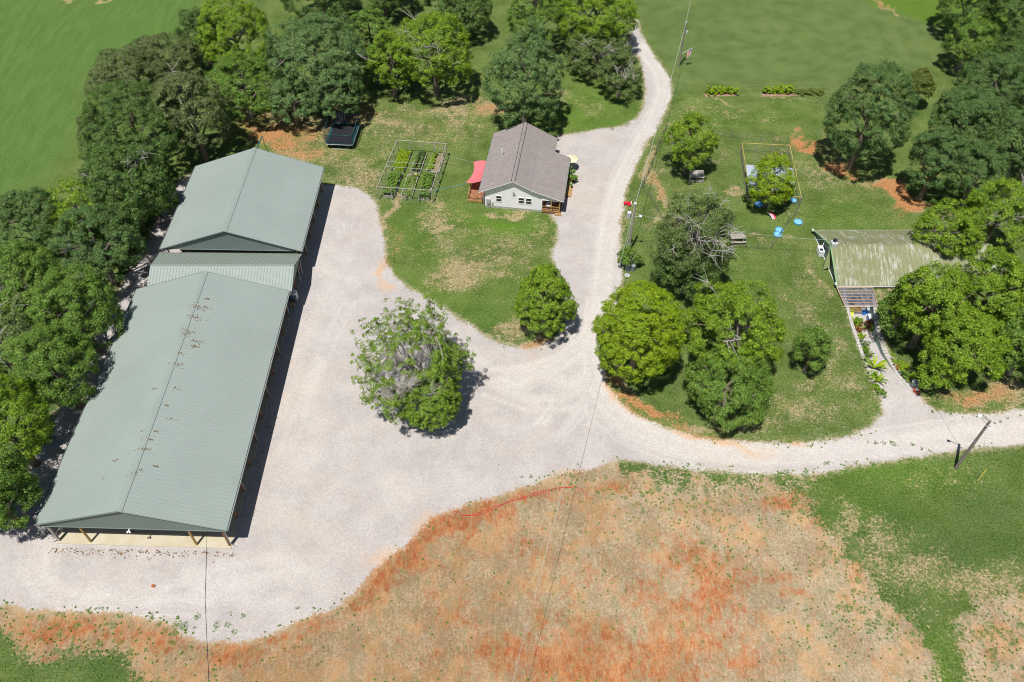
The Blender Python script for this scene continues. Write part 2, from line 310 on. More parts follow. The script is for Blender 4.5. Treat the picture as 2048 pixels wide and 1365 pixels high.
LUSH = [(960,440,160,30,.8,5),(1000,440,90,14,1.0),(820,460,60,60,.5),(1180,240,130,40,.7),(1200,200,90,40,.6),(880,590,120,40,.5,25),(980,610,60,60,.4),(1060,450,50,30,.6),(840,340,90,60,.25),(1780,10,160,40,1.0),(1850,45,90,20,.9),(1450,230,200,30,.35),(1780,950,220,40,.7),(1850,1330,50,90,.8,-30),(1740,1010,120,60,.5),(1440,550,120,60,.3),(1650,440,160,30,.4),(1900,840,150,30,.3),(1240,300,30,60,.3)]
DARKG = [(60,900,200,300,.5),(1700,900,160,60,.3),(1800,1050,120,90,.7),(1930,1110,130,60,.8),(1960,1020,120,90,.6),(1700,980,120,40,.4),(1820,1290,40,90,.6),(1650,1020,60,50,.4),(230,1320,140,60,.9),(330,1250,60,12,.7),(60,1300,60,80,.5),(850,440,60,60,.3),(990,640,60,60,.3),(1390,965,150,18,1.0),(1300,955,60,14,1.0),(1800,1240,60,90,.7)]
WEED = [(1300,980,200,40,.9),(1420,1010,220,60,.7),(1600,1000,140,60,.9),(1700,1100,120,90,1.0),(1750,1230,120,100,.9),(1650,1250,140,120,.5),(1300,1150,300,200,.28),(1200,1100,300,160,.18),(900,1250,260,120,.18),(2000,1300,120,100,.9),(150,1300,240,80,.9),(420,1260,160,40,.8),(350,1250,100,25,.9),(640,1225,120,18,.6),(1500,945,500,10,1.0),(1150,950,130,12,.8),(1900,905,300,8,1.0),(1980,826,120,6,.9),(1600,885,150,5,.9),(760,405,20,20,.5),(240,1230,300,9,.9),(1430,1100,160,80,.6),(1240,260,60,8,1.0,-15),(1115,280,20,14,.9),(880,1020,100,20,.4),(1680,1150,80,140,.6),(1243,450,5,150,.8),(1106,480,4,60,.8)]
TRK = [([(1326,238),(1370,208),(1440,192),(1600,183),(1750,186),(1850,190)],.5,.9),([(1332,222),(1390,192),(1500,178),(1650,174),(1830,166)],.35,.8),([(1345,215),(1410,184),(1500,170),(1650,166),(1830,158)],.3,.6),([(1510,0),(1530,50),(1540,110)],.5,.5),([(1535,0),(1560,70),(1550,120)],.3,.4),([(1640,150),(1700,110),(1760,95),(1800,130)],.4,.5),([(1620,140),(1690,90),(1780,75),(1830,130)],.35,.5),([(1660,150),(1710,125),(1750,115),(1775,140)],.3,.5),([(1248,420),(1225,500),(1218,600),(1208,680)],.35,.8),([(1208,700),(1180,770),(1150,830),(1110,880)],.45,.55),([(1195,740),(1200,790),(1180,850)],.4,.6),([(980,770),(1060,800),(1130,800),(1190,760)],.5,.7),([(1010,790),(1090,820),(1150,815)],.4,.6),([(1240,870),(1330,905),(1450,925),(1600,928)],.4,.8),([(930,700),(1000,745),(1080,750)],.5,.5),([(1070,850),(1100,815),(1105,800)],.3,1.),([(700,560),(640,620),(600,700),(560,850)],1.2,.4),([(560,900),(600,800),(640,700),(690,600)],.5,.5),([(90,1100),(85,1150),(130,1190),(260,1200),(420,1200)],.6,.7),([(380,1160),(430,1190),(500,1150),(560,1150)],.4,.7),([(1790,900),(1850,880),(2048,868)],.5,.8),([(1780,830),(1800,760),(1745,650)],.6,.5),([(1270,90),(1312,150),(1318,190),(1300,235),(1262,300),(1225,370),(1205,450),(1195,540),(1185,620),(1160,680),(1110,715),(1050,735),(980,740)], .55, .9), ([(1285,90),(1328,150),(1332,190),(1316,230),(1280,290),(1243,360),(1222,450),(1212,540),(1203,620),(1180,690),(1130,735),(1060,755),(1000,755)], .55, .75),
 ([(1200,600),(1192,680),(1196,740),(1215,790),(1260,835),(1330,870),(1430,893),(1560,903),(1700,897),(1830,878),(1960,858),(2100,850)], 1.5, 1.0), ([(1180,640),(1172,700),(1180,770),(1205,820),(1250,860),(1330,893),(1430,912),(1560,920),(1700,912),(1850,893),(2100,872)], .9, .8),
 ([(1150,700),(1090,740),(1040,770),(1000,760)], .8, .8), ([(1070,745),(1140,770),(1190,740)], 1.3, .8), ([(1090,850),(1105,815)], .4, .8),([(640,720),(620,790),(610,830)], .8, .6),([(640,520),(668,560),(655,620)],1.5,.5),([(625,410),(640,470),(690,520)],1.2,.4),
 ([(75,1090),(70,1130),(100,1170),(200,1190),(330,1180)], 1.1, .5), ([(380,1150),(480,1130),(560,1120),(620,1150)], 1.0, .55), ([(400,1160),(460,1180),(520,1160),(600,1130)], .8, .5), ([(1770,820),(1790,770),(1800,860)], 2.0, .35), ([(700,900),(820,1000),(900,960)], 1.5, .25), ([(560,1000),(620,900),(640,820)], 1.6, .3), ([(470,1180),(520,1220),(560,1200)],.8,.5)]

def ground_height(P):
    return np.zeros(len(P))
def ground_attrs(P2):
    P3 = np.concatenate([P2, np.zeros((len(P2), 1))], 1); px, py = project(P3)
    gs = sdist(gravel_poly, P2)
    clay = np.maximum.reduce([sdist(clay_poly, P2), sdist(clay2_poly, P2), sdist(clay3_poly, P2)])
    wx = np.zeros(len(P2)); wy = np.zeros(len(P2))
    for k, (fx, fy, ph, am) in enumerate(((.21, .13, 1, .9), (-.17, .31, 2, .8), (.52, -.37, 4, .55), (.33, .71, 5, .5), (1.1, .64, 7, .35), (-.85, 1.3, 9, .3), (2.1, -1.4, 3, .2), (1.6, 2.4, 6, .2))):
        q = P2[:, 0]*fx+P2[:, 1]*fy+ph; wx += am*np.sin(q+1.3*np.sin(q*.7+ph)); wy += am*np.cos(q*1.13+1.7*np.sin(q*.53))
    px = px+wx*13; py = py+wy*9
    clay = np.where((clay > -4.5) & (px < 1225), np.maximum(clay, clay+3.6*np.clip(1+gs/3.5, 0, 1)), clay)
    bare = blobs(px, py, BARE); lush = blobs(px, py, LUSH); org = blobs(px, py, ORANGE); red = blobs(px, py, CLAYRED); sm = blobs(px, py, SMOOTHC)
    weed = blobs(px, py, WEED); dk = blobs(px, py, DARKG)
    trk = np.zeros(len(P2))
    gk = np.random.default_rng(2); thin = []
    for L, wd, s_ in TRK:
        if len(L) < 4 or (wd < .6 and L[0][1] < 300 and L[0][0] > 1300): continue
        L3 = GP(L); d = np.gradient(L3, axis=0); d /= np.linalg.norm(d, axis=1)[:, None]+1e-9; nn = np.stack([d[:, 1], -d[:, 0]], 1)
        for q in range(4): thin.append((L3+nn*gk.uniform(-1.9, 1.9), .2, s_*gk.uniform(.4, .8)))
    def stroke(L3, wd, s_):
        lo, hi = L3.min(0)-3*wd, L3.max(0)+3*wd; ix = np.nonzero((P2[:, 0] > lo[0]) & (P2[:, 0] < hi[0]) & (P2[:, 1] > lo[1]) & (P2[:, 1] < hi[1]))[0]
        if len(ix): trk[ix] = np.maximum(trk[ix], s_*np.exp(-(pdist(L3, P2[ix])/wd)**2))
    for L3, wd, s_ in thin: stroke(L3, wd, s_)
    for L, wd, s_ in TRK: stroke(GP(L), wd, s_*.7)
    fld = np.clip(sdist(far_poly, P2)/6+.5, 0, 1); top = np.clip(sdist(topfield_poly, P2)/3+.5, 0, 1); deep = np.clip(sdist(deepgrass_poly, P2)/1.5+.5, 0, 1)
    enc = lambda d: np.clip(d/8+.5, 0, 1)
    A = np.stack([enc(gs), enc(clay), bare, lush], 1); B = np.stack([org, trk, dk, weed], 1); C = np.stack([fld, top, deep, np.maximum(red, 0)*.5+sm*0.0], 1); D = np.stack([sm, sm, sm, sm], 1)
    return A, B, C, D, gs

def ground_material():
    t = NT('ground_surface'); p = t.pos()
    def att(nm):
        a = t.n('Attribute', attribute_name=nm); s_ = t.n('SeparateColor', {0: a.outputs['Color']}); return s_.outputs[0], s_.outputs[1], s_.outputs[2], a.outputs['Alpha']
    gs, cl, bare, lush = att('mA'); org, trk, dk, weed = att('mB'); fld, top, deep, red = att('mC'); sm = att('mD')[0]
    px_ = t.n('SeparateXYZ', {0: p}).outputs[0]; gs = t.math('MULTIPLY', t.math('SUBTRACT', gs, .5), 8); cl = t.math('MULTIPLY', t.math('SUBTRACT', cl, .5), 8)
    n05 = t.noise(p, .06, 5, .6); n1 = t.noise(p, .28, 6, .65); n2 = t.noise(p, 1.1, 6, .68); n4 = t.noise(p, 3.2, 5, .7); n8 = t.noise(p, 4.6, 5, .8)
    pc = t.n('VectorMath', {0: p, 1: (37., 11., 5.)}, operation='ADD').outputs[0]
    m1 = t.noise(pc, .5, 6, .7); m2 = t.noise(pc, 2.3, 5, .7); m3 = t.noise(pc, 3.6, 5, .8)
    # lawn
    g = t.mix(t.step(n1, .35, .65), (.098, .146, .033), (.160, .210, .058))
    g = t.mix(t.math('MULTIPLY', t.step(m1, .45, .75), .6), g, (.185, .205, .090))
    g = t.mix(t.math('MULTIPLY', t.step(t.noise(pc, .13, 5, .65), .44, .62), .5), g, t.mix(1.0, g, (.66, .80, .70), 'MULTIPLY'))
    g = t.mix(t.math('MULTIPLY', lush, t.lin(m1, .35, .6, .35, 1.0)), g, (.115, .225, .020))
    g = t.mix(t.math('MULTIPLY', dk, t.lin(n1, .3, .7, .3, .9)), g, (.040, .098, .026))
    # far pasture and mown meadow
    fs = t.noise(t.map(p, (.9, .16, 1), (0, 0, R_(-38))), .9, 6, .7)
    gf = t.mix(t.step(fs, .25, .80), (.090, .162, .036), (.142, .228, .060)); gf = t.mix(t.math('MULTIPLY', t.step(n05, .4, .65), .3), gf, (.10, .195, .050)); g = t.mix(fld, g, gf)
    ctr = t.n('VectorMath', {0: p, 1: tuple(-c for c in G(1500, 75))}, operation='ADD').outputs[0]
    ctr = t.map(ctr, (.62, 1.0, 0)); wv = t.n('TexWave', {'Vector': ctr, 'Scale': .16, 'Distortion': 5.0, 'Detail': 3, 'Detail Scale': .6}, wave_type='RINGS', rings_direction='Z').outputs[1]
    tf = t.mix(t.step(n1, .35, .65), (.110, .162, .046), (.155, .210, .066)); tf = t.mix(t.math('MULTIPLY', t.step(wv, .5, .95), .22), tf, (.155, .215, .080))
    tf = t.mix(t.math('MULTIPLY', t.step(n05, .42, .62), .2), tf, (.075, .135, .040)); g = t.mix(top, g, tf); g = t.mix(deep, g, t.mix(n1, (.085, .155, .020), (.145, .235, .034)))
    g = t.mix(t.math('MULTIPLY', trk, .40), g, (.24, .29, .12))
    # bare soil showing through thin grass
    bf = t.math('ADD', t.math('ADD', t.math('ADD', t.math('MULTIPLY', m1, .45), t.math('MULTIPLY', m2, .35)), t.math('MULTIPLY', m3, .55)), t.math('MULTIPLY', bare, .31))
    bfm = t.math('MULTIPLY', t.step(bf, .77, .95), t.math('SUBTRACT', 1.0, t.math('MAXIMUM', top, fld)))
    bfm = t.math('MAXIMUM', bfm, t.math('MULTIPLY', t.step(bare, .5, 1.0), t.math('MAXIMUM', top, fld)))
    tan = t.mix(t.step(m2, .35, .7), (.34, .26, .13), (.47, .37, .23)); orange = t.mix(n2, (.44, .17, .065), (.58, .29, .14))
    soil = t.mix(t.step(t.math('ADD', org, t.math('MULTIPLY', m1, .35)), .45, .9), tan, orange)
    g = t.mix(t.math('MULTIPLY', bfm, .92), g, soil)
    # blades: fine light/dark speckle
    g = t.mix(t.step(n8, .38, .58), t.mix(1.0, g, (.42, .50, .42), 'MULTIPLY'), g)
    g = t.mix(t.math('MULTIPLY', t.step(n4, .55, .68), .5), g, t.mix(1.0, g, (.52, .66, .50), 'MULTIPLY'))
    g = t.mix(t.math('MULTIPLY', t.step(m3, .50, .68), .6), g, t.mix(1.0, g, (1.9, 1.65, 1.9), 'MULTIPLY'))
    # clay bank
    st = t.noise(t.map(p, (1.2, .7, 1), (0, 0, R_(14))), 1.3, 8, .78); st2 = t.noise(t.map(pc, (1.0, .5, 1), (0, 0, R_(10))), .5, 6, .72)
    straw = t.mix(t.step(m3, .33, .68), (.27, .205, .120), (.52, .42, .285)); straw = t.mix(t.math('MULTIPLY', t.step(n1, .45, .65), .4), straw, (.33, .27, .21))
    rc = t.mix(t.step(n2, .3, .7), (.34, .110, .036), (.52, .235, .095)); rc = t.mix(t.math('MULTIPLY', sm, .75), rc, (.56, .28, .12))
    rf = t.math('ADD', t.math('ADD', t.math('MULTIPLY', st, .5), t.math('MULTIPLY', st2, .55)), t.math('MULTIPLY', red, .62))
    straw = t.mix(t.math('MULTIPLY', t.step(t.noise(pc, .33, 6, .7), .45, .61), .7), straw, t.mix(n4, (.44, .24, .105), (.56, .35, .18)))
    c = t.mix(t.math('MULTIPLY', t.step(rf, .58, .80), .9), straw, rc)
    c = t.mix(t.math('MULTIPLY', t.step(t.math('ADD', t.math('ADD', st, t.math('MULTIPLY', m3, .5)), t.math('MULTIPLY', red, .25)), .80, .98), .85), c, (.38, .11, .04))
    c = t.mix(t.math('MULTIPLY', t.step(t.noise(pc, .24, 6, .7), .44, .58), .7), c, t.mix(1.0, c, (.70, .66, .60), 'MULTIPLY'))
    c = t.mix(t.math('MULTIPLY', t.step(t.noise(t.map(p, (1.3, .6, 1), (0, 0, R_(-20))), .7, 6, .75), .50, .62), .6), c, (.26, .24, .13))
    c = t.mix(t.math('MULTIPLY', t.step(t.noise(t.map(pc, (1.6, .35, 1), (0, 0, R_(18))), 3.0, 6, .8), .50, .68), .45), c, (.62, .51, .37))
    c = t.mix(t.math('MULTIPLY', t.step(n8, .50, .64), .45), c, t.mix(1.0, c, (.46, .44, .40), 'MULTIPLY'))
    c = t.mix(t.math('MULTIPLY', t.step(m3, .58, .7), .4), c, (.66, .58, .44))
    c = t.mix(t.lin(t.math('ADD', px_, t.math('MULTIPLY', n05, 30)), 6, 34, .65, .05), c, t.mix(1.0, c, (.78, .68, .58), 'MULTIPLY'))
    ce = t.step(t.math('ADD', cl, t.math('ADD', t.math('MULTIPLY', t.math('SUBTRACT', t.math('ADD', m3, n4), 1.0), 5.5), t.math('MULTIPLY', t.math('SUBTRACT', n1, .5), 9.))), -.5, .7)
    base = t.mix(ce, g, c)
    # gravel
    gr = t.mix(t.step(n1, .35, .65), (.408, .374, .362), (.470, .436, .418))
    gr = t.mix(t.math('MULTIPLY', t.step(t.math('ADD', t.math('MULTIPLY', n05, .6), t.math('MULTIPLY', m1, .4)), .47, .64), .42), gr, (.53, .44, .35))
    gr = t.mix(t.math('MULTIPLY', trk, t.lin(n4, .3, .7, .5, 1.0)), gr, (.64, .60, .55))
    of = t.math('MULTIPLY', t.step(t.math('ADD', org, t.math('ADD', t.math('MULTIPLY', n1, .5), t.math('MULTIPLY', m3, .3))), .75, 1.35), .8); gr = t.mix(of, gr, (.58, .36, .20))
    tr2 = t.noise(t.map(p, (.5, 1.6, 1), (0, 0, R_(25))), .8, 5, .7); gr = t.mix(t.math('MULTIPLY', t.step(tr2, .55, .75), .15), gr, (.56, .54, .525))
    vo = t.n('TexVoronoi', {'Vector': p, 'Scale': 11.0}).outputs['Color']; vs = t.n('SeparateColor', {0: vo}).outputs[0]
    gr = t.mix(.32, gr, t.mix(1.0, gr, t.mix(vs, (.55, .55, .56), (1.4, 1.4, 1.4)), 'MULTIPLY'))
    gr = t.mix(t.math('MULTIPLY', t.step(n8, .5, .75), .3), gr, (.36, .33, .33))
    ge = t.step(t.math('ADD', gs, t.math('ADD', t.math('MULTIPLY', t.math('SUBTRACT', n4, .5), 2.3), t.math('MULTIPLY', t.math('SUBTRACT', n1, .5), 2.0))), -.18, .22)
    # sandy fringe just outside the gravel
    fr = t.math('MULTIPLY', t.step(t.math('ADD', gs, t.math('MULTIPLY', t.math('SUBTRACT', m2, .5), 3.2)), -.7, .1), .55); base = t.mix(fr, base, t.mix(org, (.42, .34, .22), (.52, .26, .12)))
    base = t.mix(ge, base, gr)
    # low weeds rooted in the bare ground
    vw = t.n('TexVoronoi', {'Vector': t.n('VectorMath', {0: p, 1: t.n('VectorMath', {0: t.n('TexNoise', {'Vector': p, 'Scale': 2.6, 'Detail': 5}).outputs[1], 1: (.9, .9, 0)}, operation='MULTIPLY').outputs[0]}, operation='ADD').outputs[0], 'Scale': 1.15})
    wd = t.math('ADD', vw.outputs['Distance'], t.math('MULTIPLY', t.n('SeparateColor', {0: vw.outputs['Color']}).outputs[1], .35))
    wf = t.math('SUBTRACT', 1.0, t.step(t.math('SUBTRACT', wd, t.math('MULTIPLY', weed, .62)), -.04, .05))
    wf = t.math('MULTIPLY', t.math('MULTIPLY', wf, t.step(weed, .05, .2)), t.step(t.math('ADD', n8, t.math('MULTIPLY', m3, .6)), .72, .84)); base = t.mix(t.math('MULTIPLY', wf, .9), base, t.mix(n4, (.045, .10, .022), (.105, .18, .045)))
    bm = t.math('ADD', t.math('MULTIPLY', n8, .6), t.math('MULTIPLY', n4, .4))
    return t.surf(base, .92, .12, 0, bm, .55, .09)
MAT['ground'] = ground_material()

PATHP = GP(path_poly_px)
def build_ground():
    st = .31; xs = np.arange(-132, 132+st, st); ys = np.arange(12, 180+st, st); nx, ny = len(xs), len(ys)
    X, Y = np.meshgrid(xs, ys); P2 = np.stack([X.ravel(), Y.ravel()], 1)
    A, B, C, D, gs = ground_attrs(P2)
    idx = np.arange(nx*ny).reshape(ny, nx); F = np.stack([idx[:-1, :-1], idx[:-1, 1:], idx[1:, 1:], idx[1:, :-1]], -1).reshape(-1, 4)
    cen = P2[F].mean(1); hole = sdist(PATHP, cen) > .15
    F0 = F[~hole]
    def add_attrs(me, sel, extra=0):
        for nm, arr in (('mA', A), ('mB', B), ('mC', C), ('mD', D)):
            at = me.attributes.new(nm, 'FLOAT_COLOR', 'POINT'); a = arr[sel]
            if extra: a = np.concatenate([a, np.tile(np.array([[0, 0, 0, 0]] if nm != 'mC' else [[.6, 0, 0, 0]], float), (extra, 1))])
            at.data.foreach_set('color', a.astype(np.float32).ravel())
    V = np.concatenate([P2, np.zeros((len(P2), 1))], 1)
    x0, x1, y0, y1 = xs[0], xs[-1], ys[0], ys[-1]; Bg = 1600
    ex = np.array([[-Bg, -Bg, 0], [x0, -Bg, 0], [x1, -Bg, 0], [Bg, -Bg, 0], [-Bg, y0, 0], [x0, y0, 0], [x1, y0, 0], [Bg, y0, 0], [-Bg, y1, 0], [x0, y1, 0], [x1, y1, 0], [Bg, y1, 0], [-Bg, Bg, 0], [x0, Bg, 0], [x1, Bg, 0], [Bg, Bg, 0]], float)
    n0 = len(V); EF = np.array([[r*4+c, r*4+c+1, r*4+c+5, r*4+c+4] for r in range(3) for c in range(3) if not (r == 1 and c == 1)])+n0
    o = npmesh('ground', np.concatenate([V, ex]), np.concatenate([F0, EF]), MAT['ground']); add_attrs(o.data, np.arange(n0), 16)
    tag(o, kind='structure')
    def sheet(name, keep, dz):
        Fk = F[keep]; u, inv = np.unique(Fk, return_inverse=True); Vk = V[u].copy(); Vk[:, 2] = dz
        o = npmesh(name, Vk, inv.reshape(-1, 4), MAT['ground']); add_attrs(o.data, u); tag(o, kind='structure')
    gc = gs[F].mean(1); cx, cy = cen[:, 0], cen[:, 1]
    road_e = (cx > G(1215, 800)[0]) & (cy < G(1215, 780)[1]+4); road_n = (cx > -6) & (cy > G(1100, 700)[1]) & ~((cx > 30))
    inn = (gc > -.9) & ~hole
    sheet('gravel_driveway', inn & road_n & ~road_e, .012); sheet('dirt_road', inn & road_e, .012); sheet('gravel_yard', inn & ~road_n & ~road_e, .012)
    cc = (A[:, 1][F].mean(1)-.5)*8
    sheet('clay_bank', (cc > -.5) & (gc < -.9) & ~hole, .006)
build_ground()

# sunken path between planting beds (drops to the basement patio)
def path_depth(t): return -2.2*max(0, 1-t/0.82)
PL = [(1684,588),(1702,655),(1722,712),(1742,760),(1757,792)]; PR = [(1750,588),(1757,655),(1772,705),(1800,752),(1832,786)]
TT = [0, .33, .6, .85, 1.0]
def lerp_side(L, t):
    for k in range(len(TT)-1):
        if t <= TT[k+1]+1e-9:
            f = (t-TT[k])/(TT[k+1]-TT[k]); a = G(*L[k]); b = G(*L[k+1]); return Vector((a[0]+(b[0]-a[0])*f, a[1]+(b[1]-a[1])*f, 0))
def path_build():
    V = []; A = []; n = 40; k = 10
    for i in range(n+1):
        t = i/n; l, r = lerp_side(PL, t), lerp_side(PR, t)
        if i == n: ext = .5
        for j in range(k+1):
            q = l.lerp(r, j/k); V.append((q.x, q.y, path_depth(t)+.02))
    V = np.array(V); F = np.array([[i*(k+1)+j, i*(k+1)+j+1, (i+1)*(k+1)+j+1, (i+1)*(k+1)+j] for i in range(n) for j in range(k)])
    F = F[:, ::-1]
    o = npmesh('garden_path', V, F, MAT['ground']); N = len(V)
    for nm, val in (('mA', (.9, 0, 0, 0)), ('mB', (.1, .25, 0, 0)), ('mC', (0, 0, 0, 0)), ('mD', (0, 0, 0, 0))):
        at = o.data.attributes.new(nm, 'FLOAT_COLOR', 'POINT'); at.data.foreach_set('color', np.tile(np.array(val, np.float32), N))
    tag(o, kind='structure')
path_build()
def wall_run(side, name, label, t0=0.0, t1=1.0, off=0.0):
    th = thing(name, label, 'garden wall', tuple(side and lerp_side(side, .5)))
    n = 34; blocks = MB(); 
    for i in range(n):
        a, b = lerp_side(side, t0+(t1-t0)*i/n), lerp_side(side, t0+(t1-t0)*(i+1)/n)
        d = (b-a); L = d.length; d.normalize(); nrm = Vector((d.y, -d.x, 0))*(-1 if side is PR else 1)
        g_ = .03; wd = .42
        p0, p1 = a+d*g_, b-d*g_; z0 = path_depth(t0+(t1-t0)*(i+.5)/n)-.3; z1 = .10+.05*((i*7) % 3-1)*.3
        blocks.slab([(*p0.xy, z1), (*p1.xy, z1), (*(p1+nrm*-wd).xy, z1), (*(p0+nrm*-wd).xy, z1)], .14)
    o = blocks.build('cap_blocks', M('stone_block'), th)
    w_ = MB()
    for i in range(n):
        a, b = lerp_side(side, t0+(t1-t0)*i/n), lerp_side(side, t0+(t1-t0)*(i+1)/n); d = (b-a).normalized(); nrm = Vector((d.y, -d.x, 0))*(-1 if side is PR else 1)
        z0 = path_depth(t0+(t1-t0)*(i+.5)/n)-.3
        w_.slab([(*(a-nrm*.04).xy, -.045), (*(b-nrm*.04).xy, -.045), (*(b-nrm*.38).xy, -.045), (*(a-nrm*.38).xy, -.045)], -.045-z0)
    w_.build('wall_face', MAT['retain'], th)
MAT['retain'] = simple('retaining_wall', (.26, .34, .34), .9, .2, .2)
wall_run(PL, 'retaining_wall', 'pale stepped block retaining wall along the lawn side of the sunken garden path')
wall_run(PR, 'retaining_wall', 'pale stepped block retaining wall along the big maple side of the garden path')
# ------------------------------------------------------------------ trees
def dirs(n, zmin=-.45):
    k = []
    while len(k) < n:
        d = rng.normal(size=(n*2, 3)); d /= np.linalg.norm(d, axis=1)[:, None]; k = [*k, *d[d[:, 2] > zmin]]
    return np.array(k[:n])
def crown_points(C, r, rz, seed, n, lobes=15, shape='round', lobe_amp=.27):
    g = np.random.default_rng(seed); D = dirs(n); LD = g.normal(size=(lobes, 3)); LD /= np.linalg.norm(LD, axis=1)[:, None]
    LD[:, 2] = LD[:, 2]*.8+.1; LD /= np.linalg.norm(LD, axis=1)[:, None]
    amp = g.uniform(.6, 1.0, lobes); dot = D@LD.T
    b = (np.exp((dot-1)/.085)*amp).max(1)
    LD2 = g.normal(size=(lobes*4, 3)); LD2 /= np.linalg.norm(LD2, axis=1)[:, None]; b2 = np.exp((D@LD2.T-1)/.02).max(1)
    R = (1-lobe_amp)+lobe_amp*(b*.72+b2*.34)+g.normal(size=n)*.03
    inner = g.random(n) < .22; R = np.where(inner, R*g.uniform(.45, .85, n), R)
    S = np.array([r, r, rz])
    P = D*R[:, None]*S
    if shape == 'cone':
        h = (P[:, 2]/rz+1)/2; s_ = np.interp(h, [0, .25, .55, 1], [1.0, 1.08, .92, .42]); P[:, 0] *= s_; P[:, 1] *= s_
    if shape == 'cedar':
        h = (P[:, 2]/rz+1)/2; s_ = np.interp(h, [0, .3, 1], [1.15, 1.1, .25]); P[:, 0] *= s_; P[:, 1] *= s_
    return P+np.array(C), D
def leaves(P, D, g, per, pr, ls, C, up=.45, asp=.62, flat=.75):
    n = len(P)*per
    Pc = np.repeat(P, per, 0); Dc = np.repeat(D, per, 0); prr = np.repeat(g.uniform(.65, 1.25, len(P))*pr, per)
    d = g.normal(size=(n, 3)); d /= np.linalg.norm(d, axis=1)[:, None]; d += Dc*.55+np.array([0, 0, .35]); d /= np.linalg.norm(d, axis=1)[:, None]
    Q = Pc+d*prr[:, None]*g.uniform(.55, 1.05, n)[:, None]*np.array([1, 1, flat])
    N = d*.75+Dc*.25+np.array([0, 0, up])+g.normal(size=(n, 3))*.36; N /= np.linalg.norm(N, axis=1)[:, None]
    T = g.normal(size=(n, 3)); T -= (T*N).sum(1)[:, None]*N; T /= np.linalg.norm(T, axis=1)[:, None]; B = np.cross(N, T)
    s_ = (ls*g.uniform(.6, 1.35, n))[:, None]
    V = np.stack([Q-T*s_, Q-B*s_*asp, Q+T*s_, Q+B*s_*asp], 1)
    V[:, 1] -= N*s_*.18; V[:, 3] -= N*s_*.18
    return V.reshape(-1, 3), np.arange(n*4).reshape(n, 4)
def skel(mb, base, C, r, rz, g, nl=8, tr=.28, targets=None, wood=.06, top=.55):
    bx, by = base[0], base[1]; zt = C[2]+rz*top
    lean = g.normal(size=2)*.25
    tp = [(bx+lean[0]*q, by+lean[1]*q, zt*q) for q in (0, .25, .5, .75, 1)]
    mb.tube(tp, [tr*1.25, tr, tr*.8, tr*.5, tr*.2], 7)
    limb_pts = []
    for k in range(nl):
        q = .3+.55*k/nl; h = zt*q; a = k*2.4+g.uniform(-.4, .4); s_ = (bx+lean[0]*q, by+lean[1]*q, h)
        e = g.uniform(.25, .7); L = .82
        en = (C[0]+math.cos(a)*r*L*math.cos(e), C[1]+math.sin(a)*r*L*math.cos(e), max(h+.4, C[2]+rz*L*math.sin(e)*g.uniform(.2, 1)))
        md = tuple(s_[i]*.5+en[i]*.5+(g.normal()*.25 if i < 2 else .1*r*.3) for i in range(3))
        mb.tube([s_, md, en], [tr*.5, tr*.3, tr*.1], 5); limb_pts += [md, en, tuple((s_[i]+md[i])/2 for i in range(3)), tuple((en[i]+md[i])/2 for i in range(3))]
    if targets is not None and len(targets):
        LP = np.array(limb_pts)
        for T in targets:
            dd = ((LP-T)**2).sum(1)+np.where(LP[:, 2] > T[2]+.5, 20, 0); s_ = LP[dd.argmin()]
            md = (s_+T)/2+g.normal(size=3)*.18+np.array([0, 0, .15]); mb.tube([tuple(s_), tuple(md), tuple(T)], [wood*1.3, wood, wood*.45], 4, False)
TREEN = [0]
